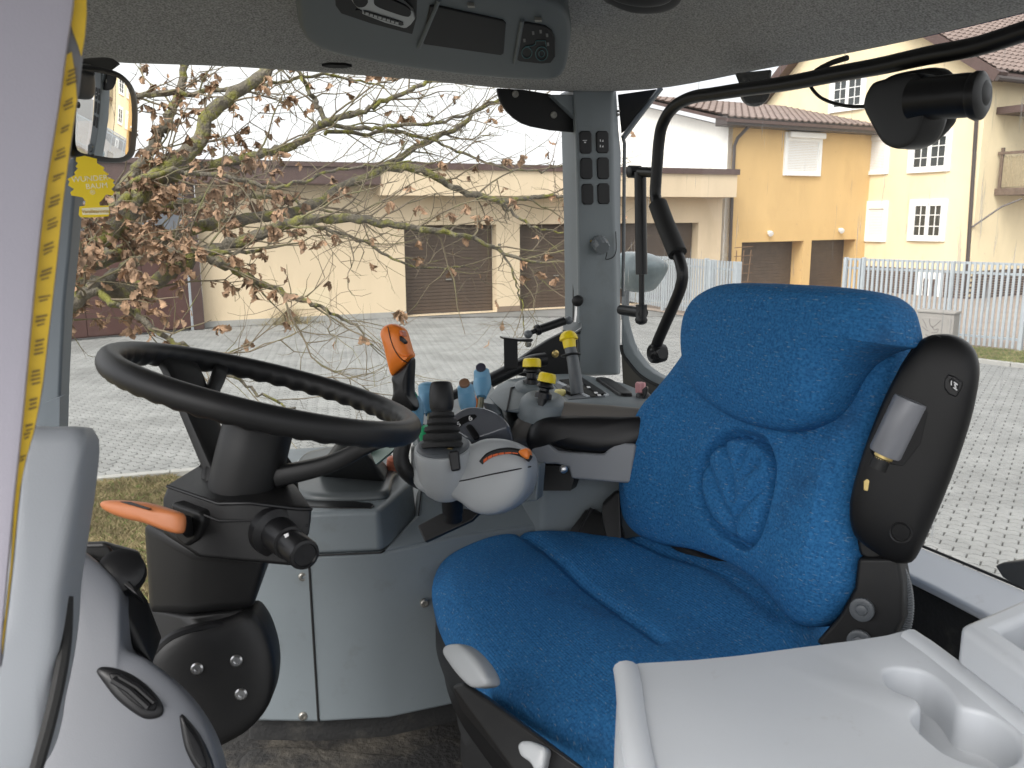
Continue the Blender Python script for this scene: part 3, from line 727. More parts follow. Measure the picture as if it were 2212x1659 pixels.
for i in range(-190, 150):
    for j in range(20, 400):
        c = pe1*(i*BL+(j % 2)*BL/2+BL/2)+pe2*(j*BW+BW/2)
        if c.y < 3 or c.y > 24: continue
        if c.x > min(16, c.y*.95) or c.x < -c.y*.62-.3: continue
        d = visible(c)
        if d is None: d = 100+c.y
        if inpoly(c.x, c.y, lawn_l) or inpoly(c.x, c.y, lawn_r): continue
        if (c-j1).dot(Vector((-jd.y, jd.x, 0))) < .08 and c.x < jb.x: continue
        if bw.n.dot(c-bw.a) < .1 or gw.n.dot(c-gw.a) < .1: continue
        if inpoly(c.x, c.y, [tuple(ga_)[:2], tuple(gb_)[:2], tuple(fs_)[:2], tuple(fb)[:2], (30, 40), (2, 40)]): continue
        cells.append((d, i, j))
cells.sort()
bed = [(-13, 4), (0, 3), (14, 5), (16, 16), (12, 24), (-2.0, 24.4), (-7.6, 21.6), (-13, 17)]
sheet('paving_bed', bed, -.013, mat('joint_sand', (.055, .053, .048), .95, var=.3, vscale=3))
yard = bpy.data.objects.new('paved_yard', None); COL.objects.link(yard); yard['kind'] = 'structure'; yard.location = (0, 6, 0)
protos = {}
def block_mesh(i, j, origin):
    o = paver_outline(i, j); cx = sum(p[0] for p in o)/10; cy = sum(p[1] for p in o)/10
    vs = []; 
    for s, z in ((.93, 0), (1, -.005), (1, -.014)):
        for p in o: vs.append(pe1*(cx+(p[0]-cx)*s)+pe2*(cy+(p[1]-cy)*s)+ZV*z)
    fs = [list(range(10))]+[[a*10+k, a*10+(k+1) % 10, (a+1)*10+(k+1) % 10, (a+1)*10+k] for a in (0, 1) for k in range(10)]
    return vs, fs
for n_, (d, i, j) in enumerate(cells[:300]):
    key = 0
    c = pe1*(i*BL+(j % 2)*BL/2)+pe2*(j*BW)
    par = j % 2
    if par not in protos:
        vs, fs = block_mesh(i, j, None); o = mk('paver', vs, fs, PAVE, yard, smooth=False); protos[par] = (o, c, Vector(o.location))
    else:
        po, pc, pl_ = protos[par]; o = po.copy(); COL.objects.link(o); o.location = pl_+(c-pc)+ZV*rnd.uniform(-.0015, .0012)
vs = []; fs = []
for (d, i, j) in cells[300:]:
    v2, f2 = block_mesh(i, j, None); b = len(vs); dzz = rnd.uniform(-.0015, .0012)
    tx, ty = rnd.uniform(-.003, .003), rnd.uniform(-.003, .003)
    vs += [v+ZV*dzz for v in v2]; fs += [[b+q for q in f] for f in f2]
o = mk('pavers', vs, fs, PAVE, yard, smooth=False); o['kind'] = 'stuff'
print('pavers', len(cells), 'bricks', nb)
sheet('far_yard', [(-14, 17.0), (10, 24), (10, 30), (-20, 30)], -.010, PAVE) if False else None
# ================================================================== THE OAK
oak = thing('oak_tree', 'lichen-covered oak with dead brown leaves clinging to its bare twigs', 'tree', tuple(P(-330, 900, 6.4).to_2d())+(0,))
tb = wloc(oak)
tr_pts = [tb, tb+Vector((.03, .02, 1.0)), tb+Vector((-.02, .03, 2.2)), tb+Vector((.06, .1, 3.6)), tb+Vector((.1, .1, 5.2)), tb+Vector((.0, .2, 7.0))]
tube('trunk', tr_pts, [.30, .24, .21, .18, .13, .06], BARK, oak, seg=14)
# main limbs: picture points with a distance, thickness in metres
LIMBS = [
 ([(-250, 720, 6.2), (20, 640, 6.0), (147, 567, 5.9), (250, 492, 6.0), (320, 395, 6.1), (360, 358, 6.1), (417, 317, 6.2), (467, 230, 6.3), (550, 173, 6.5), (600, 120, 6.7)], .072, .040),
 ([(-250, 740, 6.3), (40, 640, 6.2), (187, 571, 6.2), (267, 541, 6.3), (367, 514, 6.4), (433, 490, 6.5), (520, 478, 6.6), (600, 460, 6.7), (680, 440, 6.9), (737, 405, 7.0), (793, 380, 7.1), (843, 353, 7.2), (910, 310, 7.3), (977, 283, 7.5), (1040, 235, 7.7), (1080, 215, 7.8)], .058, .016),
 ([(827, 362, 7.1), (880, 362, 7.15), (925, 373, 7.2), (970, 400, 7.3), (1010, 418, 7.4), (1077, 433, 7.5), (1150, 425, 7.7), (1240, 423, 7.9)], .026, .013),
 ([(-250, 760, 5.6), (30, 690, 5.5), (143, 641, 5.5), (200, 617, 5.5), (262, 628, 5.6), (333, 611, 5.7), (377, 584, 5.7), (427, 551, 5.8), (533, 517, 6.0), (633, 480, 6.1), (700, 471, 6.2), (770, 474, 6.3), (840, 484, 6.4), (893, 493, 6.5), (960, 500, 6.6), (1043, 523, 6.8), (1103, 552, 6.9), (1170, 570, 7.0)], .060, .010),
 ([(427, 551, 5.8), (470, 566, 5.8), (540, 598, 5.9), (600, 627, 6.0), (680, 658, 6.1), (737, 690, 6.2), (775, 712, 6.2), (800, 742, 6.25)], .024, .006),
 ([(120, 640, 5.4), (160, 630, 5.3), (200, 634, 5.2), (245, 655, 5.2), (290, 677, 5.2), (333, 711, 5.2), (385, 745, 5.25), (430, 772, 5.3), (480, 800, 5.3), (560, 850, 5.4), (640, 885, 5.5)], .022, .006),
 ([(200, 520, 6.0), (250, 470, 6.05), (300, 408, 6.1), (360, 385, 6.2), (433, 363, 6.3), (500, 350, 6.4), (567, 334, 6.5), (640, 310, 6.6), (690, 275, 6.7), (705, 262, 6.7), (745, 250, 6.8), (810, 228, 6.9), (870, 200, 7.0), (930, 178, 7.1), (960, 165, 7.2)], .036, .014),
 ([(705, 262, 6.7), (690, 235, 6.7), (668, 200, 6.7), (652, 165, 6.7), (640, 120, 6.8)], .017, .010),
 ([(190, 500, 6.4), (255, 425, 6.5), (313, 335, 6.6), (350, 283, 6.7), (375, 240, 6.8), (398, 150, 7.0), (405, 100, 7.0)], .040, .026),
 ([(150, 262, 6.3), (240, 226, 6.35), (327, 202, 6.4), (400, 200, 6.5), (483, 190, 6.6), (560, 188, 6.7), (640, 170, 6.9), (700, 160, 7.0), (760, 170, 7.1), (830, 188, 7.2)], .020, .008),
 ([(690, 268, 6.7), (740, 275, 6.8), (790, 278, 6.9), (845, 272, 7.0), (920, 268, 7.1), (1000, 250, 7.3), (1060, 225, 7.5)], .014, .009),
 ([(700, 286, 6.9), (790, 288, 7.0), (850, 284, 7.1), (920, 300, 7.2), (1000, 330, 7.3), (1080, 360, 7.5), (1160, 370, 7.6), (1240, 352, 7.8)], .012, .006),
 ([(160, 480, 5.9), (230, 425, 5.9), (300, 388, 5.9), (360, 372, 5.9), (450, 378, 6.0), (540, 392, 6.1), (590, 405, 6.2), (640, 395, 6.3), (720, 370, 6.5), (820, 355, 6.6), (900, 350, 6.8)], .017, .007),
 ([(147, 660, 5.3), (180, 640, 5.3), (230, 600, 5.4), (300, 565, 5.5), (400, 540, 5.6), (480, 545, 5.7), (560, 540, 5.9)], .034, .010),
 ([(600, 460, 6.7), (690, 490, 6.8), (780, 520, 6.9), (850, 560, 7.0), (920, 580, 7.1), (1000, 575, 7.2)], .014, .006),
 ([(1077, 433, 7.5), (1110, 460, 7.6), (1150, 490, 7.6), (1200, 500, 7.7), (1240, 505, 7.8)], .011, .006),
 ([(130, 590, 6.6), (210, 520, 6.7), (300, 470, 6.8), (420, 430, 6.9), (520, 425, 7.0), (620, 430, 7.1), (720, 460, 7.2)], .035, .008),
 ([(1080, 530, 7.5), (1110, 600, 7.5), (1128, 660, 7.5), (1133, 720, 7.5), (1120, 742, 7.5)], .009, .003),
]
twig_v = []; twig_f = []
def addtube(pts, rad, seg=5):
    v, f = tube_data(pts, rad, seg, caps=False); b = len(twig_v); twig_v.extend(v); twig_f.extend([[b+q for q in g] for g in f])
leafspots = []
def wander(p, d, L, n, bend, up=0.0):
    pts = [p]; d = d.normalized()
    for k in range(n):
        d = (d+Vector((rnd.gauss(0, bend), rnd.gauss(0, bend), rnd.gauss(0, bend)+up))).normalized(); p = p+d*(L/n); pts.append(p)
    return pts
def leafy(pt):
    a, b, d = proj(pt); 
    w = max(0, min(1, (700-a)/420))
    f = .06+.95*w
    if b < 330: f *= .45
    if b > 620 and a > 450: f *= .25
    if b > 742: f = 0
    return f
def shoot(p, d, L, r, lvl):
    n = max(3, int(L/.10)); pts = wander(p, d, L, n, .20 if lvl < 2 else .26, .03)
    addtube(pts, [r*(1-.72*i/n) for i in range(n+1)], 5 if lvl < 2 else 4)
    if lvl < 3:
        for i in range(1, n+1):
            if rnd.random() < (.55 if lvl == 1 else .36):
                t = (pts[i]-pts[i-1]).normalized(); s = Vector((rnd.gauss(0, 1), rnd.gauss(0, 1), rnd.gauss(0.1, 1))).normalized()
                shoot(pts[i], t*.7+s*.85, L*rnd.uniform(.28, .6), r*.5, lvl+1)
    for i in range(1, n+1):
        if rnd.random() < leafy(pts[i])*(.55 if lvl > 1 else .3):
            for _ in range(rnd.choice((1, 2, 4, 6, 8))): leafspots.append((pts[i], (pts[i]-pts[i-1]).normalized()))
for pts, r0, r1 in LIMBS:
    wp = [P(*p) for p in pts]; n = len(wp)*5; sp = spline(wp, n, closed=False)
    jit = [q+Vector((rnd.gauss(0, .008), rnd.gauss(0, .02), rnd.gauss(0, .008))) for q in sp]
    rad = [(r0+(r1-r0)*i/(n-1))*(1.42-.35*i/(n-1)) for i in range(n)]; rad = [r*rnd.uniform(.88, 1.14) for r in rad]
    tube('branch', jit, rad, BARK, oak, seg=9)
    L = sum((jit[i+1]-jit[i]).length for i in range(n-1)); step = L/n
    i = 3
    while i < n:
        t = (jit[i]-jit[i-1]).normalized(); s = Vector((rnd.gauss(0, 1), rnd.gauss(0, .8), rnd.gauss(.12, 1))).normalized()
        ln = rnd.uniform(.3, 1.1)*(1.15 if rad[i] < .03 else .8)
        shoot(jit[i], t*.95+s*.62+Vector((.22, .1, .06)), ln, max(.0042, min(.009, rad[i]*.42)), 1)
        i += max(1, int(rnd.uniform(.12, .30)/max(step, .01)))
    shoot(jit[-1], (jit[-1]-jit[-3]), rnd.uniform(.5, .9), r1*.8, 1)
o = mk('twigs', twig_v, twig_f, TWIG, oak); o['kind'] = 'stuff'
# leaves: three withered lobed shapes
def leaf_mesh(seed):
    r = random.Random(seed); half = [(0, .010), (.14, .06), (.22, .13), (.30, .10), (.42, .22), (.52, .15), (.64, .27), (.76, .17), (.86, .20), (1.0, .0)]
    vs = []; fs = []
    curl = r.uniform(.5, 1.3); fold = r.uniform(.25, .75); tw = r.uniform(-.9, .9)
    def place(t, w):
        a = tw*t; z = -curl*t*t*.45+abs(w)*fold+.05*math.sin(9*t+seed); x = w
        return Vector((x*math.cos(a)-z*math.sin(a)*.5, t*(1-.12*curl), z*math.cos(a)+x*math.sin(a)))
    for t, w in half: vs += [place(t, -w*r.uniform(.8, 1.15)), place(t, 0), place(t, w*r.uniform(.8, 1.15))]
    for i in range(len(half)-1):
        b = i*3; fs += [[b, b+1, b+4, b+3], [b+1, b+2, b+5, b+4]]
    return vs, fs
LM = [leaf_mesh(s) for s in range(6)]
lme = []
for k, (v, f) in enumerate(LM):
    me = bpy.data.meshes.new('leaf'); me.from_pydata([tuple(q) for q in v], [], f); me.materials.append(LEAF); 
    for p_ in me.polygons: p_.use_smooth = True
    lme.append(me)
spots = []
for p_, t in leafspots:
    a, b, d = proj(p_)
    size = rnd.uniform(.045, .105)
    dirv = (Vector((rnd.gauss(0, .5), rnd.gauss(0, .5), -1.0))+t*.5).normalized()
    side = dirv.cross(Vector((rnd.gauss(0, 1), rnd.gauss(0, 1), rnd.gauss(0, 1)))).normalized(); nrm = side.cross(dirv)
    invw = 130 < a < 1240 and 140 < b < 760
    spots.append((invw, size/d, p_, side, dirv, nrm, size))
spots = [s for s in spots if -400 < proj(s[2])[0] < 1700]
spots.sort(key=lambda s: (s[0], s[1]), reverse=True)
oakl = wloc(oak)
for s in spots[:300]:
    o = bpy.data.objects.new('leaf', rnd.choice(lme)); COL.objects.link(o); o.parent = oak
    mt = Matrix((s[3]*s[6], s[4]*s[6], s[5]*s[6])).transposed().to_4x4(); mt.translation = s[2]-oakl; o.matrix_local = mt
vs = []; fs = []
for s in spots[300:]:
    v, f = rnd.choice(LM); b = len(vs)
    vs += [s[2]+(s[3]*q.x+s[4]*q.y+s[5]*q.z)*s[6] for q in v]; fs += [[b+q for q in g] for g in f]
o = mk('leaves', vs, fs, LEAF, oak); o['kind'] = 'stuff'
print('leaves', len(spots), 'twig faces', len(twig_f))
# ================================================================== THE CAB
FZ = 1.78                                            # cab floor height
CABN = Vector((-RV.x, -RV.y, 0))
cab = thing('tractor_cab', 'grey tractor cab interior with dark felt headliner, side console and open door', 'tractor cab', (0.1, 1.0, 0))
# ---- headliner and roof
HZ = 3.05
edge = [(20, 118), (180, 130), (265, 136), (480, 143), (700, 157), (900, 172), (1080, 190), (1250, 198), (1420, 191), (1640, 150), (1900, 100), (2212, 27), (2500, -55)]
loop = [Z(x, y, HZ) for x, y in edge]
loop += [loop[-1]+Vector((-.12, -.45, 0)), Vector((.75, .12, HZ)), Vector((.25, .02, HZ)), Vector((-.30, .05, HZ)), Vector((-.85, .35, HZ)), Vector((-1.02, .9, HZ))]
n = 96; lp = spline(loop, n)
for v in lp: v.z = HZ
hc = Vector((.0, .95, HZ)); vs = []; fs = []
RS = [(1.0, .16), (1.012, .05), (1.0, 0), (.975, .0), (.94, .012), (.88, .035), (.78, .065), (.6, .10), (.4, .115), (.2, .12), (.03, .12)]
for s, h in RS:
    for p in lp: q = hc+(p-hc)*s; q.z = HZ+h; vs.append(q)
for i in range(len(RS)-1):
    for j in range(n): fs.append([i*n+j, i*n+(j+1) % n, (i+1)*n+(j+1) % n, (i+1)*n+j])
fs.append([(len(RS)-1)*n+j for j in range(n)])
mk('headliner', vs, fs, HEAD, cab, angle=70)
vs = []; fs = []
RS = [(1.03, .0), (1.06, .06), (1.06, .20), (1.0, .27), (.8, .31), (.4, .33), (.05, .33)]
for s, h in RS:
    for p in lp: q = hc+(p-hc)*s; q.z = HZ+h+.005; vs.append(q)
for i in range(len(RS)-1):
    for j in range(n): fs.append([i*n+j, i*n+(j+1) % n, (i+1)*n+(j+1) % n, (i+1)*n+j])
fs.append([(len(RS)-1)*n+j for j in range(n)])
mk('roof', vs, fs, mat('blue_roof_paint', (.02, .07, .22), .3), cab, angle=60)
# ceiling vent slot and the round speaker
slab('ceiling_slot', [(695, 143), (712, 140), (745, 141), (760, 145), (740, 148), (712, 147)], (Z(728, 145, HZ-.004), Vector((0, -.5, -1)).normalized()), .006, BLACK, cab)
spk = [(1303, 0), (1318, 8), (1340, 18), (1368, 26), (1400, 28), (1432, 25), (1458, 15), (1472, 0), (1478, -30), (1440, -52), (1388, -58), (1335, -48), (1300, -24)]
spl = (Z(1390, 20, HZ+.035), Vector((0, -.25, -1)).normalized())
sp_o = pillow('speaker', spk, spl, SCREEN, cab, front=.008, back=.03)
pillow('speaker_grille', [(1320, -6), (1350, 8), (1395, 14), (1436, 8), (1456, -8), (1440, -36), (1388, -44), (1335, -34)], (spl[0]+spl[1]*.009, spl[1]), SCREEN, sp_o, front=.006, back=.004)
# ---- overhead console
on = (-RV*.34-ZV).normalized(); opl = (Z(1000, 150, HZ-.012), on)
oc = thing('overhead_console', 'dark grey overhead console with radio, blank display and tractor pictogram panel', 'overhead console', tuple(Z(1000, 100, HZ)))
OCM = mat('overhead_console_plastic', (.10, .117, .124), .5, bump=.15, scale=800)
pillow('console_shell', [(640, -60), (641, 20), (646, 50), (662, 76), (700, 98), (770, 116), (850, 131), (1000, 151), (1100, 160), (1170, 163), (1205, 158), (1222, 140), (1230, 100), (1234, 60), (1228, 25), (1205, 2), (1150, -15), (1000, -50), (850, -75), (700, -80)], opl, OCM, oc, front=.014, back=.07, p=7, n=90, rings=14)
opf = (opl[0]+on*.0135, on); opg = (opl[0]+on*.017, on)
rb = slab('radio_pocket_shade', [(720, -25), (722, 12), (735, 30), (800, 52), (893, 76), (903, 40), (905, -8)], opf, .02, SCREEN, oc, front=.001, bevel=.004)  # raised slab, its black colour stands for the shade of a recess
rad = slab('radio', [(748, -20), (762, 4), (782, 27), (830, 46), (876, 59), (888, 50), (897, 38), (893, 24), (876, 8), (800, -30)], (opg[0]+on*.002, on), .008, SILVER, oc, front=.004, bevel=.004)
rpl = (opg[0]+on*.0075, on)
slab('radio_display', [(812, -8), (808, 8), (822, 18), (868, 34), (884, 36), (888, 26), (876, 14), (830, -6)], rpl, .004, SCREEN, rad, curve=40)
slab('button_row', [(785, 24), (787, 30), (800, 35), (868, 56), (873, 52), (868, 48), (800, 27)], rpl, .003, BLACK, rad, curve=30)
for k in range(8):
    x = 793+k*9.2; y = 30.5+k*2.9
    slab('radio_button', [(x-3, y-3.4), (x+3.6, y-1.6), (x+3.2, y+2.6), (x-3.4, y+.8)], (rpl[0]+on*.0012, on), .002, SILVER, rad)
slab('volume_knob', [(762, -4), (765, 8), (775, 16), (788, 14), (795, 4), (790, -8), (775, -12)], (rpl[0]+on*.006, on), .01, SCREEN, rad, curve=30)
slab('radio_badge', [(768, 23), (771, 29), (780, 31), (783, 26), (777, 22)], rpl, .003, SCREEN, rad, curve=20)
dsp = slab('display', [(929, 14), (913, 90), (915, 96), (1082, 120), (1088, 116), (1093, 52), (1086, 45), (940, 13)], opg, .006, SCREEN, oc, front=.0005, bevel=.002)
tube('panel_rib', [ONP(948, 0, opf[0]+on*.003, on), ONP(905, 102, opf[0]+on*.003, on)], .004, OCM, oc, seg=8)
tube('panel_rib', [ONP(1128, 44, opf[0]+on*.003, on), ONP(1112, 136, opf[0]+on*.003, on)], .004, OCM, oc, seg=8)
pic = slab('pictogram_panel', [(1127, 50), (1114, 128), (1122, 133), (1170, 138), (1190, 136), (1200, 122), (1199, 85), (1192, 68), (1178, 58), (1140, 50)], opg, .006, SCREEN, oc, front=.0005, bevel=.002)
TEAL = mat('dim_teal_print', (.05, .12, .13), .6); DIMW = mat('dim_white_print', (.16, .16, .16), .6)
ppl = (opg[0]+on*.0012, on)
def ring(name, x, y, rx, ry, w, m, parent, pl=ppl):
    pts = [ONP(x+rx*math.cos(k*.2618), y+ry*math.sin(k*.2618), *pl) for k in range(25)]
    return tube(name, pts, w, m, parent, seg=6)
ring('pictogram_wheel', 1138, 114, 11, 12, .0009, TEAL, pic); ring('pictogram_wheel', 1170, 116, 13, 15, .0009, TEAL, pic); ring('pictogram_wheel', 1170, 116, 6, 7, .0008, TEAL, pic)
tube('pictogram_body', [ONP(x, y, *ppl) for x, y in ((1134, 101), (1150, 99), (1156, 96), (1158, 88), (1178, 88), (1180, 101))], .0008, TEAL, pic, seg=6)
for x, y in ((1152, 72), (1168, 69), (1182, 77), (1184, 96), (1133, 88)):
    slab('indicator', [(x-3, y-4), (x+2, y-4), (x+2.5, y+3), (x-2, y+3.5)], ppl, .002, DIMW, pic)
for x, y in ((1018, 15), (1163, 46)): slab('console_clip', [(x-8, y-3), (x+7, y-2), (x+8, y+2), (x-7, y+2)], (opg[0]+on*.004, on), .006, BOLT, oc)

# ---- right rear pillar
PR = 1.955
stations = [(192, 1238, 1324, 1332), (285, 1243, 1323, 1338), (330, 1244, 1324, 1343), (440, 1247, 1326, 1342), (600, 1249, 1331, 1341), (810, 1250, 1335, 1341)]
vs = []; fs = []
for y, xl, xm, xr in stations:
    a, b, c = RP(xl, y, PR), RP(xm, y, PR), RP(xr, y, PR+.03)
    a0 = RP(xl-4, y, PR+.03)
    vs += [a0, a, b, c, c+RV*.08, a0+RV*.08]
for i in range(len(stations)-1):
    for j in range(6): fs.append([i*6+j, i*6+(j+1) % 6, (i+1)*6+(j+1) % 6, (i+1)*6+j])
fs += [list(range(6)), [(len(stations)-1)*6+j for j in range(6)]]
pil = mk('rear_pillar', vs, fs, GREY, cab, bevel=.008, seg=3)
slab('pillar_gusset', [(1190, 204), (1240, 204), (1244, 256)], (RP(1220, 220, PR+.01), -RV), .03, GREY, cab, bevel=.003)
pfl = (RP(1285, 400, PR), -RV)
sws = [(1251, 283, 1277, 332), (1287, 283, 1314, 331), (1253, 341, 1279, 387), (1289, 340, 1315, 387), (1256, 397, 1281, 442), (1290, 396, 1316, 441)]
for i, (x0, y0, x1, y1) in enumerate(sws):
    s = slab('rocker_switch' if i < 2 else 'switch_blank', [(x0+4, y0), (x1-4, y0), (x1, y0+5), (x1+.6, y1-5), (x1-3, y1), (x0+5, y1), (x0+1, y1-5), (x0, y0+5)], pfl, .012, BLACKS, pil, front=.004, bevel=.0025)
    ip = (pfl[0]-RV*.0046, -RV)
    if i == 0:
        slab('switch_icon', [(1259, 302.5), (1268, 302.5), (1268, 304), (1259, 304)], ip, .001, WHITEI, pil); slab('switch_icon', [(1262, 306), (1266, 306), (1266, 309), (1262, 309)], ip, .001, WHITEI, pil)
    if i == 1:
        for yy in (301, 313):
            slab('switch_icon', [(1296, yy), (1298, yy), (1298, yy+5), (1296, yy+5)], ip, .001, WHITEI, pil)
            slab('switch_icon', [(1300, yy+5), (1303, yy), (1304, yy+5)], ip, .001, WHITEI, pil)
kd_ = (-RV*.85-ZV*.45).normalized()
kn = lathe('pillar_knob', RP(1293, 524, PR-.002), kd_, [(0, .020), (.004, .021), (.006, .0185), (.026, .0185), (.029, .016), (.0292, .010)], GREYM, pil, seg=48, ribs=12, ribd=.07)
screw('pillar_screw', RP(1334, 248, PR+.02), (-RV+BV*.3).normalized(), .004, BOLT, pil)
screw('pillar_screw', RP(1336, 240, PR+.02), (-RV+BV*.3).normalized(), .003, BOLT, pil)
screw('pillar_screw', RP(1277, 521, PR), -RV, .0035, BRASS, pil); screw('pillar_screw', RP(1309, 520, PR), -RV, .0035, BRASS, pil)
tube('knob_wire', [RP(1305, 526, PR-.01), RP(1311, 545, PR-.012), RP(1309, 560, PR-.004), RP(1325, 555, PR-.003), RP(1331, 540, PR-.004), RP(1330, 500, PR-.004)], .0011, BLACK, pil, smoothn=30, seg=6)
# black corner plates
cp = slab('corner_plate', [(1074, 190), (1077, 205), (1083, 222), (1095, 240), (1111, 255), (1128, 266), (1148, 273), (1190, 281), (1244, 286), (1244, 254), (1190, 203), (1130, 193)], (RP(1150, 230, PR+.03), -RV), .012, BLACK, cab, bevel=.003)
for x, y in ((1113, 203), (1196, 248)): screw('plate_bolt', RP(x, y, PR+.03), -RV, .0085, BOLT, cp)
slab('rear_corner_plate', [(1334, 204), (1418, 192), (1352, 280), (1342, 288)], (RP(1360, 230, PR+.05), (-RV*.8-BV*.5).normalized()), .012, BLACK, cab, bevel=.002)
tube('corner_strut', [RP(1428, 190, PR+.03), RP(1385, 245, PR+.04), RP(1346, 298, PR+.035)], .007, GREYM, cab, seg=8)
tube('corner_strut', [RP(1346, 298, PR+.035), RP(1349, 310, PR+.035), RP(1346, 640, PR+.036)], .0045, GREYD, cab, seg=8)
tube('door_seal', [RP(1240, 280, PR+.05), RP(1243, 420, PR+.05), RP(1244, 600, PR+.05), RP(1243, 715, PR+.05)], .008, RUBBER, cab, seg=8)
slab('door_frame', [(1236, 282), (1249, 286), (1252, 640), (1246, 655), (1238, 655)], (RP(1240, 500, PR+.06), -RV), .03, BLACK, cab, bevel=.003)
tube('latch_rod', [RP(1248, 654, PR+.03), RP(1243, 706, PR+.03)], .006, STEEL, cab, seg=8)
lathe('latch_knob', RP(1250, 648, PR-.0), (-RV-BV*.6).normalized(), [(0, .006), (.012, .008), (.014, .014), (.028, .014), (.032, .008)], BLACK, cab, seg=18)
slab('latch_plate', [(1215, 700), (1240, 695), (1256, 697), (1256, 708), (1243, 716), (1216, 712)], (RP(1235, 705, PR-.01), (-RV*.5+ZV).normalized()), .008, STEEL, cab, bevel=.001)
slab('latch_block', [(1226, 711), (1256, 707), (1256, 722), (1232, 722)], (RP(1240, 715, PR), -RV), .03, BLACK, cab, bevel=.003)

box('left_rear_pillar', RV*.36+BV*.99+ZV*2.65, (RV, BV, ZV), (.05, .045, .42), GREY, cab, bevel=.015)
# ---- glazing
def quadglass(name, pts, m, label, thick=.006, parent=None):
    return mk(name, pts, [list(range(len(pts)))], m, parent, smooth=False)
gq = [RV*2.03+BV*b+ZV*z for b, z in ((-.62, 2.05), (.84, 2.05), (.84, 3.12), (-.62, 3.12))]
quadglass('side_window_pane', gq, GLASS, '', parent=cab)
RB = 1.0
rw = thing('rear_window', 'dusty rear window pane with water streaks, right of the grey pillar', 'window', tuple(BP(1500, 700, RB)))
rg = [BP(x, y, RB) for x, y in ((1346, 300), (1345, 640), (1348, 700), (1358, 741), (1370, 765), (1390, 790), (1411, 806), (1437, 820), (1500, 850), (1900, 1120), (2250, 1290))]
rg += [BP(2900, 1640, RB), BP(2900, -200, RB), BP(2212, 25, RB), BP(1640, 148, RB), BP(1430, 190, RB)]
quadglass('glass_pane', rg, GLASSR, '', parent=rw)
band = [(1343, 660), (1345, 690), (1349, 710), (1358, 741), (1370, 764), (1390, 790), (1411, 806), (1440, 821), (1470, 832), (1470, 848), (1423, 833), (1400, 823), (1380, 809), (1360, 786), (1345, 764), (1342, 745)]
slab('window_frame', band, (BP(1400, 780, RB-.012), -BV), .02, GREY, rw, bevel=.003)
tube('window_seal', [BP(x, y, RB-.014) for x, y in ((1342, 745), (1345, 764), (1360, 786), (1380, 809), (1400, 823), (1423, 834), (1470, 850))], .0045, RUBBER, rw, smoothn=30, seg=8)
slab('rear_lower_panel', [(1342, 752), (1345, 766), (1360, 789), (1380, 812), (1400, 826), (1423, 837), (1500, 868), (1480, 900), (1400, 900), (1346, 836)], (BP(1400, 830, RB-.01), -BV), .03, mat('olive_dark_trim', (.055, .053, .047), .6, bump=.2, scale=400), cab)
# water streaks on the glass are part of the dusty pane
WS = mat('dried_drip', (.8, .78, .72), .7)
for pts in (((1414, 415), (1420, 440), (1427, 462)), ((1473, 420), (1476, 432)), ((1544, 430), (1547, 440)), ((1499, 425), (1504, 450), (1502, 470)), ((1419, 468), (1420, 520)), ((1410, 480), (1411, 500))):
    pass
# ---- rear-window handle tube and its lamp
ht = thing('rear_window_handle', 'bent black tube handle with foam sleeve across the rear window', 'handle', tuple(BP(1420, 500, RB-.04)))
HB = RB-.05
path = [(2900, -190), (2600, -75), (2400, -2), (2290, 42), (2212, 68), (2110, 100), (2000, 121), (1900, 143), (1800, 161), (1700, 180), (1600, 194), (1540, 203), (1500, 209), (1468, 222), (1445, 243), (1429, 275), (1423, 310), (1420, 350), (1417, 390), (1416, 425), (1424, 450), (1440, 490), (1455, 530), (1466, 555), (1473, 580), (1474, 602), (1468, 628), (1455, 660), (1435, 705), (1420, 740), (1416, 755), (1420, 763), (1432, 763)]
tube('tube_bar', [BP(x, y, HB) for x, y in path], .0125, BLACKS, ht, seg=14, smoothn=190)
tube('foam_sleeve', [BP(x, y, HB) for x, y in ((1421, 441), (1436, 482), (1452, 520), (1464, 548))], .0205, RUBBER, ht, seg=16)
lathe('end_knob', BP(1434, 762, HB+.02), -BV, [(0, .02), (.02, .023), (.03, .022), (.034, .018), (.032, .012), (.036, .008)], BLACKS, ht, seg=24)
tube('handle_bracket', [BP(1421, 373, HB), BP(1384, 371, HB)], .0115, BLACKS, ht, seg=10)
lathe('bracket_joint', BP(1382, 371, HB+.014), -BV, [(0, .014), (.028, .014), (.03, .01)], BLACKS, ht, seg=16)
gs = thing('gas_strut', 'black gas strut hanging beside the pillar behind the rear glass', 'gas strut', tuple(BP(1385, 640, HB)))
tube('strut_cylinder', [BP(1383, 372, HB), BP(1384, 470, HB), BP(1386, 593, HB)], .0135, BLACKS, gs, seg=14)
tube('strut_rod', [BP(1386, 593, HB), BP(1386, 662, HB)], .0065, BLACKS, gs, seg=10)
tube('strut_bracket', [BP(1342, 669, HB), BP(1390, 676, HB)], .0125, BLACKS, gs, seg=10)
lathe('strut_joint', BP(1386, 658, HB), -ZV, [(0, .013), (.03, .013), (.034, .015), (.042, .013), (.046, .006)], BLACKS, gs, seg=16)
# small lamp hanging from the roof edge behind the bar
wl_ = thing('work_lamp', 'small round black lamp behind the tube bar below the roof edge', 'lamp', tuple(BP(1622, 190, RB+.05)))
slab('lamp_bracket', [(1585, 158), (1662, 150), (1658, 185), (1598, 190)], (BP(1622, 170, RB+.06), -BV), .008, BLACK, wl_, bevel=.004)
lathe('lamp_body', BP(1628, 198, RB+.09), (-BV*.5-RV-ZV*.15), [(0, .02), (.01, .029), (.03, .029), (.036, .027), (.034, .02)], BLACKS, wl_, seg=28)
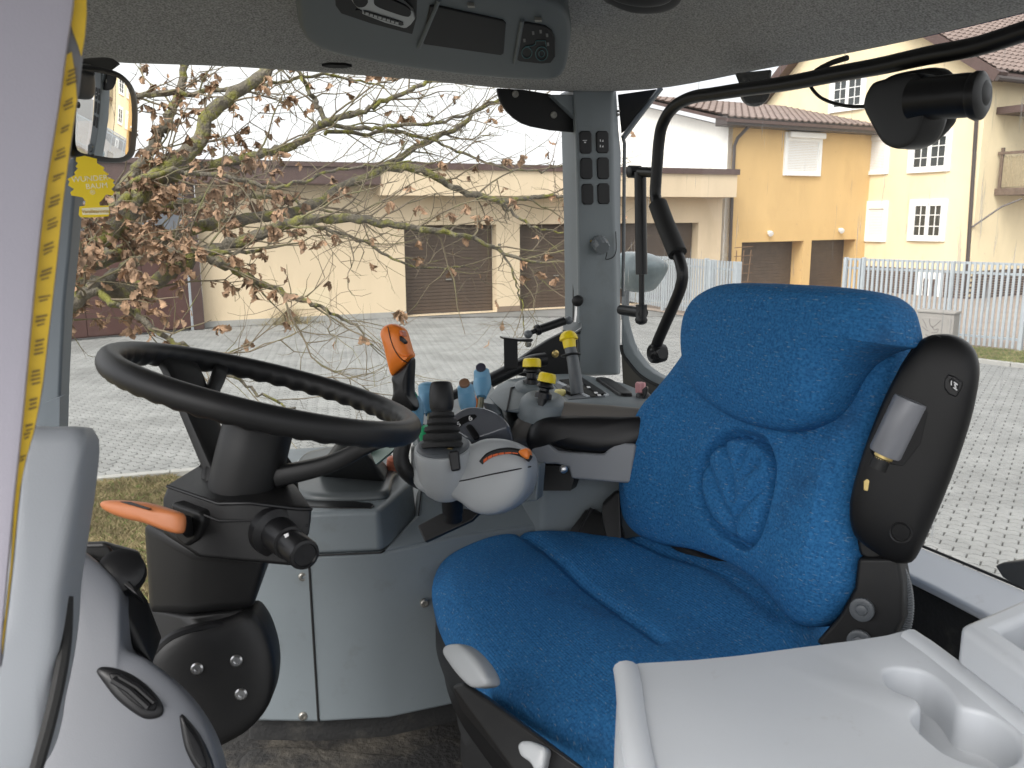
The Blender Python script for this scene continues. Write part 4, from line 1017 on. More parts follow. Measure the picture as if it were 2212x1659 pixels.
# wiper motor with its cable
wm = thing('wiper_motor', 'black rear wiper motor with rounded cover hanging below the tube bar', 'wiper motor', tuple(BP(1980, 240, RB)))
MB_ = RB-.02
lathe('motor_flange', BP(2128, 205, MB_-.03), (BP(1985, 222, MB_-.06)-BP(2128, 205, MB_-.03)), [(0, .024), (.004, .030), (.010, .031), (.016, .028)], BLACKS, wm, seg=28)
a = BP(2122, 203, MB_-.03); b = BP(1975, 215, MB_-.05)
lathe('motor_barrel', a, b-a, [(-.006, .012), (0, .022), (.006, .0265), (.02, .028), ((b-a).length, .028)], BLACKS, wm, seg=32)
pillow('back_plate', [(1905, 250), (1908, 180), (1935, 160), (2010, 146), (2035, 148), (2050, 165), (2052, 240), (2050, 265), (2000, 314), (1950, 320)], (BP(1970, 230, MB_), -BV), BLACKS, wm, front=.006, back=.02, p=8)
pillow('motor_cover', [(1871, 233), (1873, 212), (1880, 195), (1893, 178), (1930, 167), (1980, 158), (1994, 166), (2003, 190), (2003, 240), (1994, 280), (1978, 308), (1958, 320), (1935, 321), (1912, 308), (1890, 272)], (BP(1940, 240, MB_-.055), -BV), BLACKS, wm, front=.006, back=.05, p=8, rings=12)
tube('cable', [BP(x, y, MB_-.02) for x, y in ((1872, 230), (1840, 230), (1805, 224), (1772, 210), (1752, 188), (1750, 170), (1762, 152), (1790, 138), (1830, 125))], .0028, BLACK, wm, smoothn=50, seg=8)
tube('cable_sleeve', [BP(x, y, MB_-.02) for x, y in ((1775, 146), (1798, 135), (1830, 125))], .0045, RUBBER, wm, smoothn=10, seg=8)
# tail lamp outside the glass
tl = pillow('fender_lamp', [(1347, 547), (1370, 545), (1395, 550), (1425, 570), (1423, 590), (1400, 625), (1385, 632), (1362, 628), (1348, 622)], (BP(1385, 590, RB+.22), (-BV-RV*.3).normalized()), mat('smoked_lamp_lens', (.16, .20, .21), .25, var=.35, vscale=14), None, front=.05, back=.05)
tag(tl, 'grey smoked lamp housing outside the glass beside the pillar', 'lamp')
tube('lamp_stalk', [BP(1352, 620, RB+.24), BP(1350, 690, RB+.24)], .012, GREYD, tl, seg=8)
# ---- side console (right hand)
def vz(base, y): return Vector((base.x, base.y, zat(base, y)))
zb0 = 1.835
C0 = Z(538, 1560, zb0); C1 = Z(688, 1562, zb0); C2 = Z(840, 1553, zb0); C3 = Z(1005, 1518, zb0)
C4 = C3+(C3-C2).normalized()*.12+BV*.45
C2t = vz(C2, 1113); C1t = vz(C1, 1112); zl = (C2t.z+C1t.z)/2
zs = zat(C1, 1207)
sc = thing('side_console', 'moulded grey right-hand side console with dark seams and screws', 'console', (C2.x, C2.y, FZ))
def lt(p, k=.015): return Vector((p.x, p.y, 0))+RV*k
prism('lower_panel', [C0, C1, C2, C3, C4, C4+RV*.3, C0+RV*.45], zb0, zs, GREY, sc, bevel=.008, seg=3, top=[lt(C0, .05), lt(C1), lt(C2), lt(C3, .05), lt(C4, .05), C4+RV*.3, C0+RV*.45])
E1 = Z(893, 1034, zl); E2 = Z(905, 1150, zs)
prism('console_lid', [lt(C0, .05), lt(C1), lt(C2), E2, E2+RV*.3, C0+RV*.45], zs+.001, zl, GREY, sc, bevel=.010, seg=3, top=[lt(C0, .06), lt(C1, .02), lt(C2, .02), E1, E1+RV*.3, C0+RV*.45])
C2s, C3s, C4s = (Vector((p.x, p.y, zs)) for p in (lt(C2), lt(C3, .05), lt(C4, .05)))
# panel rising from the seam towards the armrest
wt = C3s+RV*.20+ZV*.24
wn0 = (C4s-C2s).cross(wt-C2s).normalized()
if wn0.dot(EYE-C2s) < 0: wn0 = -wn0
wpl_ = (C3s, wn0)
wv3 = [C2s, ONP(902, 1110, *wpl_), ONP(912, 1040, *wpl_), ONP(960, 960, *wpl_), ONP(1060, 890, *wpl_), ONP(1250, 850, *wpl_), ONP(1700, 850, *wpl_), C4s+BV*.2, C3s]
k_ = len(wv3)
mk('wall_panel', wv3+[p-wn0*.06 for p in wv3], [list(range(k_)), list(range(2*k_-1, k_-1, -1))]+[[i, (i+1) % k_, k_+(i+1) % k_, k_+i] for i in range(k_)], GREY, sc, bevel=.006, seg=2)
# skirt under the console
prism('skirt', [C0+RV*.03, C1+RV*.03, C2+RV*.03, C3+RV*.03, C4+RV*.03, C4+RV*.4, C0+RV*.4], FZ-.02, zb0+.002, SKIRT, sc, bevel=.008)
# seams
def seam(pts, w=.0016, par=sc): return tube('panel_seam', pts, w, RUBBER, par, seg=6)
def proud(base, y, off=.004):
    return vz(base, y)-RV*off
lean = lambda base, z: Vector((base.x, base.y, z))+RV*(.015*(z-zb0)/(zs-zb0))
seam([lt(C0, .05)+ZV*zs+(C1-C0)*.02, lt(C1)+ZV*zs, lt(C2)+ZV*zs, E2, ONP(904, 1110, wpl_[0]+wn0*.001, wn0), ONP(912, 1045, wpl_[0]+wn0*.001, wn0)])
seam([lean(C1, zs)-RV*.0005, lean(C1, zb0+.003)-RV*.0005], .0022)
for (x, y) in ((657, 1253), (655, 1547)):
    p = ONP(x, y, C1, -(Vector((-(C1-C0).y, (C1-C0).x, 0))).normalized()); screw('console_screw', p+RV*(.018*(p.z-zb0)/(zs-zb0)), (-RV).normalized(), .0085, BOLT, sc)
nn = Vector(((C3-C2).y, -(C3-C2).x, 0)).normalized()
p = ONP(917, 1303, C2+RV*.022, nn); screw('console_screw', p, nn, .0085, BOLT, sc)
# ledge: boot, slot
ledp = (Vector((0, 0, zl)), ZV)
pillow('gear_boot_base', [(600, 1045), (633, 1015), (662, 985), (760, 968), (840, 985), (868, 1012), (850, 1034), (845, 1060), (833, 1074), (740, 1080), (668, 1078), (630, 1065)], (Vector((0, 0, zl+.004)), ZV), mat('smoky_grey', (.075, .085, .088), .35, bump=.05, scale=800), sc, front=.012, back=.01, p=6)
hull('gear_boot', [Z(684, 1030, zl+.012), Z(833, 1042, zl+.012), Z(845, 1010, zl+.012), Z(700, 990, zl+.012), P(735, 955, 1.42), P(782, 968, 1.40), P(770, 940, 1.52), P(735, 940, 1.52)], BLACK, sc, bevel=.012, seg=3)
slab('ledge_slot', [(600, 1080), (640, 1080), (676, 1083), (760, 1084), (802, 1088), (810, 1093), (803, 1099), (740, 1099), (672, 1097), (600, 1094)], (Vector((0, 0, zl)), ZV), .01, BLACKS, sc, front=.0025, bevel=.003)
slab('white_edge_strip', [(612, 1022), (655, 982), (668, 980), (632, 1030)], (Vector((0, 0, zl+.004)), ZV), .02, GREYL, sc, bevel=.004)
lathe('red_button', Z(848, 998, zl+.03), (ZV-RV*.3), [(-.03, .012), (0, .012), (.008, .011), (.012, .006)], mat('salmon_button', (.55, .17, .10), .4), sc, seg=18)
tube('black_hose', [P(x, y, d) for x, y, d in ((872, 955, 1.36), (866, 985, 1.36), (872, 1010, 1.36), (888, 1028, 1.37), (905, 1040, 1.4))], .013, BLACK, sc, smoothn=24, seg=10)
slab('green_display', [(790, 955), (835, 950), (870, 955), (812, 1003)], plane(830, 970, 1.46, (-.3, -.9, .3)), .01, mat('dim_green_display', (.12, .19, .16), .3), sc)
# ---- upper console box
zt = 2.375
tops = [(1076, 832), (1097, 819), (1160, 808), (1250, 806), (1346, 826), (1425, 858), (1440, 876), (1330, 872), (1180, 868), (1103, 838)]
tp = [Z(x, y, zt) for x, y in tops]
ucb = thing('lever_console', 'pale grey console box carrying the yellow levers beside the pillar', 'console', tuple(tp[1].to_2d())+(2.1,))
bt = [Z(x, y, zt) for x, y in ((1040, 838), (1075, 812), (1160, 800), (1260, 798), (1360, 818), (1470, 858), (1470, 900), (1340, 905), (1170, 905), (1085, 880))]
prism('console_box', bt, zt-.30, zt-.045, GREY, ucb, bevel=.012, seg=3)
vs = [Vector((p.x, p.y, zt-.047)) for p in bt]+tp; k = len(bt)
mk('console_lid', vs, [list(range(k))[::-1], list(range(k, 2*k))]+[[i, (i+1) % k, k+(i+1) % k, k+i] for i in range(k)], GREY, ucb, bevel=.008, seg=3)
tl_ = (Vector((0, 0, zt)), ZV)
def top(name, o, m, h=.003, **k): return slab(name, o, tl_, .008, m, ucb, front=h, **k)
top('gate_panel', [(1196, 832), (1240, 822), (1308, 858), (1228, 864)], GREYD, .002, bevel=.001)
top('lever_gate', [(1208, 823), (1232, 821), (1302, 856), (1278, 860)], mat('gate_brush', (.012, .012, .011), .9, dirt=(.08, .07, .05), dirt_scale=40), .0035)
top('gate_edge', [(1205, 829), (1208, 828), (1274, 860), (1268, 860)], GREYL, .005)
top('gate_edge', [(1236, 820), (1246, 819), (1316, 855), (1306, 857)], GREYL, .005, bevel=.002)
top('gate_label', [(1246, 821), (1257, 820), (1310, 855), (1290, 857)], SCREEN, .006)
for x, y in ((1254, 825), (1271, 836), (1287, 848), (1294, 853)): slab('gate_symbol', [(x-4, y-1.6), (x+3, y-1.8), (x+5, y+1.4), (x-2, y+1.6)], (Vector((0, 0, zt+.0066)), ZV), .001, WHITEI, ucb)
pillow('rubber_pad', [(1287, 821), (1306, 820), (1325, 827), (1366, 855), (1352, 857), (1336, 855), (1310, 838)], tl_, BLACKS, ucb, front=.008, back=.004, p=6)
top('rocker_base', [(1213, 846), (1230, 838), (1253, 852), (1234, 858)], SCREEN, .010, bevel=.002)
top('rocker_print', [(1222, 844), (1228, 842), (1233, 846), (1227, 848)], DIMW, .0108)
yb = lathe('yellow_button', Z(1210, 853, zt), ZV, [(-.002, .0125), (.008, .0125), (.011, .011), (.0115, .004), (.009, .003)], YELLOWP, ucb, seg=26)
# front-left facets of the box
hull('sloped_facet', [P(1097, 822, 1.72), P(1103, 836, 1.68), P(1094, 888, 1.60), P(1086, 888, 1.60), P(1055, 858, 1.66), P(1075, 832, 1.72), P(1200, 870, 1.62), P(1190, 835, 1.72), P(1100, 888, 1.9), P(1190, 900, 1.62)], GREY, ucb, bevel=.006, seg=3)
tube('facet_seam', [P(1138, 832, 1.705), P(1104, 838, 1.672), P(1101, 858, 1.64), P(1095, 887, 1.594)], .0018, RUBBER, ucb, seg=6)
for q, (x, y, r) in enumerate(((1149, 826, .034), (1174, 852, .036))):
    lathe('knob_socket', P(x, y+14, 1.69 if q == 0 else 1.61), ZV*.9-RV*.15, [(-.03, r*1.35), (0, r*1.2), (.008, r), (.012, r*.7), (.010, r*.5)], GREY, ucb, seg=28)
# lower deck with the blue levers
deck = [P(890, 905, 1.52), P(980, 862, 1.70), P(1062, 828, 1.86), P(1075, 850, 1.80), P(1090, 900, 1.62), P(1010, 930, 1.50), P(900, 960, 1.42)]
dz_ = min(p.z for p in deck)
mk('lever_deck', deck+[p-ZV*.08 for p in deck], [list(range(7)), list(range(13, 6, -1))]+[[i, (i+1) % 7, 7+(i+1) % 7, 7+i] for i in range(7)], GREY, ucb, bevel=.005)
slab('deck_slot', [(1043, 869), (1068, 874), (1082, 894), (1075, 898), (1050, 882)], plane(1062, 884, 1.60, (-.2, -.5, .9)), .01, GREYD, ucb)
slab('deck_slot', [(908, 914), (935, 922), (950, 940), (925, 932)], plane(930, 926, 1.46, (-.2, -.5, .9)), .006, BLACKS, ucb)
def knoblever(name, label, pts, rads, m, tip=None, tipr=0, stem=None, grp=None, shaft=None, cat='lever'):
    t = thing(name, label, cat, tuple(P(*pts[-1])), group=grp)
    w = [P(*p) for p in pts]; sp = spline(w, 24, closed=False)
    tot = len(sp); rr = []
    for i in range(tot):
        f = i/(tot-1)*(len(rads)-1); a = int(min(f, len(rads)-2)); f -= a; f = f*f*(3-2*f); rr.append(rads[a]*(1-f)+rads[a+1]*f)
    d = (sp[0]-sp[1]).normalized(); r0 = rr[0]
    pre = [sp[0]+d*r0*.5*math.cos(a) for a in (0.15, .5, .9, 1.25)]; prr = [r0*math.sin(a) for a in (.15, .5, .9, 1.25)]
    v, f = tube_data(pre+sp, prr+rr, 18)
    mk('grip', v, f, m, t)
    if tip: lathe('grip_cap', sp[0]+(d*.6-FW*.9).normalized()*r0*.74, (d*.6-FW*.9).normalized(), [(-.004, tipr), (.0035, tipr), (.0045, tipr*.8)], tip, t, seg=20)
    if stem: tube('stem', [w[-1], P(*stem)], .006, mat('olive_rod', (.16, .15, .10), .4, metal=.5), t, seg=10)
    return t
BG = 'blue hydraulic levers'
knoblever('hydraulic_lever', 'tallest blue lever, nearest the yellow knobs, with dark end cap', [(1040, 802, 1.62), (1042, 822, 1.62), (1040, 858, 1.60)], [.0150, .0172, .0095], BLUEL, mat('dark_violet_cap', (.04, .04, .06), .4), .0095, (1037, 884, 1.60), BG)
knoblever('hydraulic_lever', 'blue lever with brown end cap, right beside the black ribbed joystick', [(1005, 836, 1.52), (1008, 856, 1.52), (1013, 896, 1.50)], [.0145, .0158, .0095], BLUEL, mat('brown_cap', (.22, .12, .07), .5), .0095, (1014, 920, 1.50), BG)
knoblever('hydraulic_lever', 'blue lever half hidden behind the left of the ribbed joystick', [(922, 834, 1.50), (924, 855, 1.50), (930, 894, 1.48)], [.0155, .0165, .0095], BLUEL, None, 0, (930, 925, 1.47), BG)
knoblever('hydraulic_lever', 'shorter blue lever with green cap behind the orange grip', [(893, 862, 1.46), (898, 880, 1.46), (899, 920, 1.45)], [.0115, .0135, .0115], BLUEL, GREEN, .009, (900, 940, 1.45), BG)
gk = lathe('green_knob', P(922, 936, 1.40), ZV-FW*.3, [(-.012, .012), (0, .014), (.008, .013), (.012, .008)], GREEN, None, seg=20); tag(gk, 'small round green knob between the steering wheel rim and the ribbed joystick', 'knob')
okn = lathe('orange_knob', P(1029, 878, 1.62), ZV, [(-.03, .009), (0, .0125), (.016, .0125), (.019, .010)], ORANGE, ucb, seg=18)
# yellow-capped levers
ml = thing('range_lever', 'tall dark lever with yellow mushroom cap beside the pillar', 'lever', tuple(P(1245, 848, 1.76)))
ax_ = (P(1230, 716, 1.78)-P(1246, 846, 1.76)).normalized()
tube('shaft', [P(1247, 850, 1.76), P(1243, 815, 1.76), P(1238, 780, 1.77), P(1232, 752, 1.775)], [.0135, .0135, .0125, .0125], GREYD, ml, seg=16)
lathe('shaft_collar', P(1233, 768, 1.773), ax_, [(-.002, .012), (0, .021), (.002, .021), (.0035, .012)], BLACKS, ml, seg=24)
lathe('mushroom_cap', P(1231, 752, 1.775), ax_, [(0, .0128), (.0175, .0142), (.0175, .0185), (.019, .0195), (.025, .0185), (.032, .0145), (.036, .009), (.0372, .003)], YELLOW, ml, seg=30)
def knob(name, label, top, bot, base, d, r):
    t = thing(name, label, 'knob', tuple(P(*base, d)), group='yellow round knobs')
    a = P(*bot, d); b = P(*top, d); s = P(*base, d); ax = (b-a).normalized()
    if name == 'tilted': pass
    lathe('cap', a, ax, [(0, r*.95), (.001, r), (.012, r*.96), (.0165, r*.86), (.0178, r*.72), (.0178, .002)], YELLOW, t, seg=32)
    lathe('collar', a-ax*.012, ax, [(0, r*.6), (.003, r*.95), (.005, r*.95), (.0115, r*.65)], BLACKS, t, seg=24)
    tube('stem', [s-(a-s).normalized()*.02, a], r*.52, BLACKS, t, seg=16)
    lathe('stem_base', s, (a-s), [(-.006, r*.95), (.004, r*.9), (.008, r*.65)], BLACKS, t, seg=22)
    return t
knob('yellow_knob', 'upright yellow round knob, the farther of the two short ones', (1149, 772), (1149, 793), (1148, 826), 1.70, .0188)
t_ = knob('yellow_knob', 'tilted yellow round knob, the nearer of the two short ones', (1184, 806), (1180, 826), (1174, 854), 1.58, .0172)
pk = thing('pink_knob', 'small pink fluted knob on a black base at the console edge', 'knob', tuple(Z(1385, 862, zt)))
lathe('knob_base', Z(1389, 858, zt), ZV, [(-.01, .016), (.006, .015), (.010, .012)], BLACKS, pk, seg=16)
lathe('fluted_cap', Z(1383, 856, zt)+ZV*.008, ZV, [(0, .0105), (.018, .0115), (.022, .010), (.022, .004)], PINK, pk, seg=24, ribs=6, ribd=-.18)
slab('knob_clip', [(1386, 842), (1396, 834), (1399, 838), (1396, 856), (1390, 860)], plane(1392, 848, 1.66, (-.3, -1, .1)), .015, BLACKS, pk, bevel=.002)
# ---- orange loader grip
og = thing('loader_joystick', 'orange and black loader joystick grip standing by the steering wheel', 'joystick', tuple(P(880, 885, 1.42)))
gpl = plane(860, 790, 1.42, (-.35, -.93, .1))
pillow('orange_grip', [(826, 718), (833, 704), (848, 699), (862, 703), (874, 712), (882, 735), (889, 760), (893, 770), (884, 784), (870, 796), (852, 813), (846, 800), (840, 775), (833, 745)], gpl, ORANGE, og, front=.020, back=.022, p=2.6, q=2.6)
pillow('black_handle', [(850, 812), (870, 795), (886, 780), (893, 772), (892, 800), (891, 840), (894, 862), (902, 880), (897, 888), (880, 886), (860, 878), (849, 868), (853, 850), (852, 830)], (gpl[0]+gpl[1]*.001, gpl[1]), BLACKS, og, front=.017, back=.018, p=2.6, q=2.6)
tube('grip_seam', [ONP(x, y, gpl[0]+gpl[1]*h, gpl[1]) for x, y, h in ((838, 706, .017), (843, 730, .0195), (852, 755, .0205), (866, 775, .0205), (881, 784, .0165))], .0008, BLACK, og, smoothn=24, seg=6)
slab('thumb_switch', [(866, 713), (874, 716), (877, 728), (868, 724)], (gpl[0]+gpl[1]*.016, gpl[1]), .006, mat('red_orange', (.5, .12, .05), .4), og, front=.008, bevel=.002)
slab('thumb_rocker', [(865, 726), (877, 738), (876, 743), (866, 735)], (gpl[0]+gpl[1]*.016, gpl[1]), .006, SCREEN, og, front=.004)
slab('trigger', [(864, 768), (884, 772), (890, 766), (872, 782)], (gpl[0]+gpl[1]*.014, gpl[1]), .006, ORANGE, og, front=.005)
# ---- armrest pod with ribbed joystick
pod = thing('armrest_control_pod', 'light grey multi-control pod with orange throttle slider on the armrest', 'control pod', tuple(P(1020, 1100, 1.18)))
pn = (-FW*.94+ZV*.12-Vector((.25, 0, 0))).normalized()
ppl2 = (P(1020, 1020, 1.36), pn)
PODM = mat('pod_grey', (.36, .375, .385), .35, bump=.06, scale=900)
pillow('pod_shell', [(894, 975), (896, 962), (930, 968), (975, 966), (1008, 962), (1030, 958), (1048, 950), (1072, 947), (1100, 951), (1125, 962), (1142, 978), (1149, 1000), (1148, 1030), (1138, 1062), (1112, 1092), (1080, 1109), (1050, 1112), (1024, 1103), (999, 1084), (970, 1073), (935, 1069), (908, 1055), (896, 1030)], ppl2, PODM, pod, front=.035, back=.12, p=4, q=3, n=90, rings=12, center=(1030, 1025))
lathe('joystick_cup', P(957, 966, 1.345), (pn*.22+ZV), [(-.085, .026), (-.075, .036), (-.05, .0435), (-.02, .0462), (-.003, .0462), (0, .0450), (.001, .043)], PODM, pod, seg=56)
dsk = lathe('joystick_plate', P(957, 966, 1.345), (pn*.22+ZV), [(-.002, .042), (.003, .042), (.0045, .040), (.005, .036)], GREYD, pod, seg=40)
for k, (x, y, m) in enumerate(((973, 968, BRASS), (998, 951, BRASS))): slab('plate_icon', [(x-6, y-2), (x+6, y-2), (x+6, y+1), (x-6, y+1)], (P(957, 966, 1.345)+ZV*.0048, ZV), .0006, m, dsk)
slab('front_clip', [(968, 976), (991, 972), (995, 1015), (975, 1019)], (P(980, 990, 1.30), (pn+Vector((.25, 0, 0))).normalized()), .014, BLACKS, pod, front=.003, bevel=.003)
arc = [(1040, 1000), (1055, 985), (1078, 976), (1105, 974), (1130, 981), (1146, 992)]
tube('slider_groove', [ONP(x, y, ppl2[0]+pn*0.0316, pn) for x, y in arc], .0055, BLACK, pod, smoothn=30, seg=8)
oarc = [(1044, 997), (1053, 990), (1064, 984.5), (1076, 981), (1090, 979), (1106, 978), (1120, 980)]
for k in range(6):
    a, b = oarc[k], oarc[k+1]; mid = lambda t: (a[0]+(b[0]-a[0])*t, a[1]+(b[1]-a[1])*t)
    w = 3.4-k*.45
    o = [mid(.08), mid(.92)]; slab('scale_mark', [(o[0][0], o[0][1]-w), (o[1][0], o[1][1]-w), (o[1][0], o[1][1]+w), (o[0][0], o[0][1]+w)], (ppl2[0]+pn*0.0369, pn), .003, mat('red_orange_print', (.62, .10, .015), .5), pod, front=.001)
pillow('throttle_slider', [(1122, 976), (1130, 970), (1142, 969), (1147, 978), (1147, 992), (1140, 993), (1128, 985)], (ppl2[0]+pn*0.0257, pn), ORANGE, pod, front=.014, back=.01, p=4)
tube('pod_seam', [ONP(x, y, ppl2[0]+pn*h, pn) for x, y, h in ((897, 1034, .016), (915, 1042, .028), (950, 1044, .0342), (1000, 1038, .0353), (1060, 1025, .0353), (1110, 1015, .034), (1147, 1008, .014))], .0011, RUBBER, pod, smoothn=30, seg=6)
js = thing('joystick', 'black ribbed joystick standing upright on the grey armrest pod', 'joystick', tuple(P(957, 966, 1.34)))
jb_ = P(956, 968, 1.345); jt = P(953, 826, 1.36); ja_ = jt-jb_; jl = ja_.length
pr = [(0, .031), (.006, .031), (.010, .027), (.013, .029), (.019, .0285), (.022, .023), (.025, .0265), (.031, .0255), (.033, .020), (.036, .0225), (.042, .0215), (.044, .0165), (.047, .0190), (.052, .018), (.054, .0145), (.058, .0145)]
lathe('bellows', jb_, ja_, [(h*jl/.098, r*1.08) for h, r in pr], RUBBER, js, seg=30)
lathe('stick', jb_, ja_, [(h*jl/.098, r*1.13) for h, r in ((.056, .015), (.06, .0165), (.068, .0172), (.08, .0172), (.09, .0162), (.096, .0148), (.098, .013), (.0965, .011), (.094, .009))], BLACK, js, seg=30)
# lever module with 5 / 6
lm = thing('button_module', 'glossy dark grey button module with numbers 5 and 6 behind the ribbed joystick', 'control module', tuple(P(1040, 950, 1.44)))
lpl = (P(1040, 920, 1.44), (-FW*.75+ZV*.6-Vector((.2, 0, 0))).normalized())
pillow('module_shell', [(973, 910), (985, 898), (1000, 889), (1017, 884), (1045, 886), (1068, 894), (1086, 905), (1101, 921), (1098, 931), (1060, 946), (1024, 957), (1010, 955), (992, 944), (978, 930)], lpl, mat('gloss_dark_grey', (.10, .105, .12), .18, coat=.4), lm, front=.012, back=.06, p=5)
slab('key_strip', [(974, 921), (985, 911), (1000, 902), (1015, 897), (1027, 896), (1031, 901), (1024, 908), (1010, 913), (998, 919), (984, 934)], (lpl[0]+lpl[1]*.0105, lpl[1]), .004, SCREEN, lm, front=.0025, bevel=.001)
u_, v_, n_ = basis(lpl[1])
for ch, x, y in (('5', 991, 917), ('6', 1016, 904)):
    rot = Matrix.Rotation(math.radians(32), 3, n_)
    text('number', ch, 0.0142, ONP(x, y, lpl[0]+lpl[1]*.0136, lpl[1]), rot @ u_, rot @ v_, WHITEI, lm)
pillow('rocker', [(1007, 924), (1012, 918), (1020, 920), (1036, 942), (1033, 949), (1024, 950)], (lpl[0]+lpl[1]*.011, lpl[1]), SCREEN, lm, front=.005, back=.003, p=4)
# ---- armrest
seat = thing('driver_seat', 'blue cloth driver seat with separate headrest roll and embossed leaf oval', 'seat', tuple(Z(1500, 1400, FZ)))
ar = part('far_armrest', seat, P(1250, 1000, 1.5)); ar['label'] = 'padded dark armrest with grey hinge bracket'
apl = plane(1250, 930, 1.57, (-.3, -.9, .35))
pillow('armrest_body', [(1100, 950), (1112, 915), (1135, 890), (1160, 876), (1192, 866), (1260, 872), (1340, 878), (1420, 890), (1430, 930), (1380, 960), (1250, 965), (1150, 962)], (apl[0]-apl[1]*.03, apl[1]), BROWNG, ar, front=.03, back=.05, p=3.2, n=80)
pillow('armrest_pad', [(1138, 955), (1145, 925), (1160, 908), (1186, 902), (1260, 900), (1340, 902), (1400, 904), (1408, 940), (1375, 970), (1304, 981), (1240, 974), (1192, 965), (1150, 975)], apl, BLACKS, ar, front=.03, back=.05, p=3.5, n=80)
br = slab('hinge_bracket', [(1146, 971), (1174, 957), (1186, 960), (1205, 974), (1230, 977), (1304, 981), (1324, 958), (1350, 956), (1375, 960), (1362, 1044), (1334, 1043), (1234, 1034), (1228, 1011), (1205, 1003), (1150, 1001)], plane(1250, 1000, 1.54, (-.3, -.93, .15)), .05, mat('bracket_grey', (.22, .23, .245), .45, bump=.1, scale=800), ar, bevel=.005, seg=3)
lathe('bracket_bolt', P(1217, 1013, 1.53), -FW, [(0, .0075), (.006, .0075), (.0085, .004)], STEEL, ar, seg=18)
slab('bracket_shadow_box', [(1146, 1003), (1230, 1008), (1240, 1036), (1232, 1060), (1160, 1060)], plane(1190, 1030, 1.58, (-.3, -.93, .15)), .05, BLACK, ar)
slab('pod_bracket', [(1120, 1002), (1166, 1003), (1160, 1082), (1110, 1086)], plane(1140, 1040, 1.46, (-.3, -.93, .15)), .04, GREY, ar, bevel=.004)
hull('seat_hinge', [P(1300, 1085, 1.590), P(1340, 1050, 1.570), P(1345, 1190, 1.550), P(1310, 1180, 1.570), P(1299, 1130, 1.590), P(1345, 1190, 1.660), P(1310, 1080, 1.660)], BLACK, ar, bevel=.008)
hull('slide_block', [P(1225, 1150, 1.630), P(1262, 1100, 1.630), P(1283, 1097, 1.630), P(1345, 1135, 1.570), P(1350, 1195, 1.550), P(1330, 1200, 1.550), P(1260, 1180, 1.590), P(1350, 1150, 1.660)], BLACK, ar, bevel=.005)
tube('slide_rib', [P(1278, 1098, 1.622), P(1252, 1150, 1.615)], .004, BLACKS, ar, seg=8)
bp_ = slab('adjuster_plate', [(901, 1135), (948, 1110), (990, 1096), (1040, 1104), (1020, 1124), (918, 1171)], plane(960, 1130, 1.47, (-.15, -.8, .55)), .012, BLACK, ar, bevel=.003)
lathe('adjuster_knob', P(978, 1102, 1.43), (FW*.3-ZV), [(-.03, .018), (0, .018), (.006, .016), (.018, .016), (.02, .01)], BLACKS, ar, seg=22)
# ---- linkage on the right door
dl = thing('door_linkage', 'black hinge arm and gas damper of the far door beside the pillar', 'door hinge', tuple(RP(1150, 800, 1.93)))
slab('hinge_plate', [(1119, 779), (1150, 757), (1185, 735), (1222, 716), (1250, 730), (1250, 800), (1215, 818), (1160, 818), (1120, 812), (1100, 818), (1098, 800)], (RP(1170, 780, 1.95), -RV), .02, BLACK, dl, bevel=.006)
tube('hinge_tube', [RP(x, y, 1.93) for x, y in ((760, 960), (830, 925), (880, 902), (940, 875), (1000, 850), (1060, 822), (1110, 797), (1150, 781), (1178, 776))], .0175, BLACKS, dl, smoothn=40, seg=14)
screw('hinge_bolt', RP(1199, 764, 1.95), -RV, .010, BRASS, dl)
mk('damper_bracket', [RP(1088, 730, 1.90), RP(1118, 733, 1.90), RP(1119, 796, 1.90), RP(1089, 796, 1.90), RP(1088, 730, 1.906), RP(1118, 733, 1.906), RP(1119, 796, 1.906), RP(1089, 796, 1.906)], [[0, 1, 2, 3], [7, 6, 5, 4], [0, 4, 5, 1], [1, 5, 6, 2], [2, 6, 7, 3], [3, 7, 4, 0]], BLACK, dl, bevel=.001)
slab('damper_shelf', [(1088, 729), (1122, 733), (1150, 732), (1153, 735), (1148, 739), (1120, 738), (1090, 734)], (RP(1120, 733, 1.90), -RV), .03, BLACKS, dl, bevel=.001)
tube('damper_rod', [RP(1141, 721, 1.90), RP(1165, 711, 1.90)], .006, BLACKS, dl, seg=10)
tube('damper_body', [RP(1158, 714, 1.90), RP(1219, 693, 1.90)], .0105, BLACKS, dl, seg=14)
lathe('damper_sleeve', RP(1157, 714, 1.90), RP(1219, 693, 1.90)-RP(1157, 714, 1.90), [(0, .011), (.003, .0135), (.010, .0135), (.012, .011)], BLACKS, dl, seg=16)
for x, y, r in ((1141, 722, .0105), (1228, 692, .0105)): lathe('ball_joint', RP(x, y, 1.90)+RV*r, -RV, [(0, r*.3), (r*.4, r*.85), (r, r), (r*1.6, r*.85), (r*2, r*.3)], GREYD, dl, seg=16)
lathe('joint_nut', RP(1141, 739, 1.915), -ZV, [(0, .008), (.008, .008), (.012, .005)], BOLT, dl, seg=6)
# ================================================================== SEAT
FS = Vector((-.90, -.436, 0)).normalized(); WS_ = Vector((-FS.y, FS.x, 0)) * -1   # lateral, towards the viewer's right
if WS_.x < 0: WS_ = -WS_
def segd(p, a, b):
    ab = b-a; t = max(0, min(1, (p-a).dot(ab)/ab.length_squared)); return (p-(a+ab*t)).length
def polyd(p, pl): return min(segd(p, pl[i], pl[i+1]) for i in range(len(pl)-1))
def gro(d, w): return math.exp(-(d/w)**2)
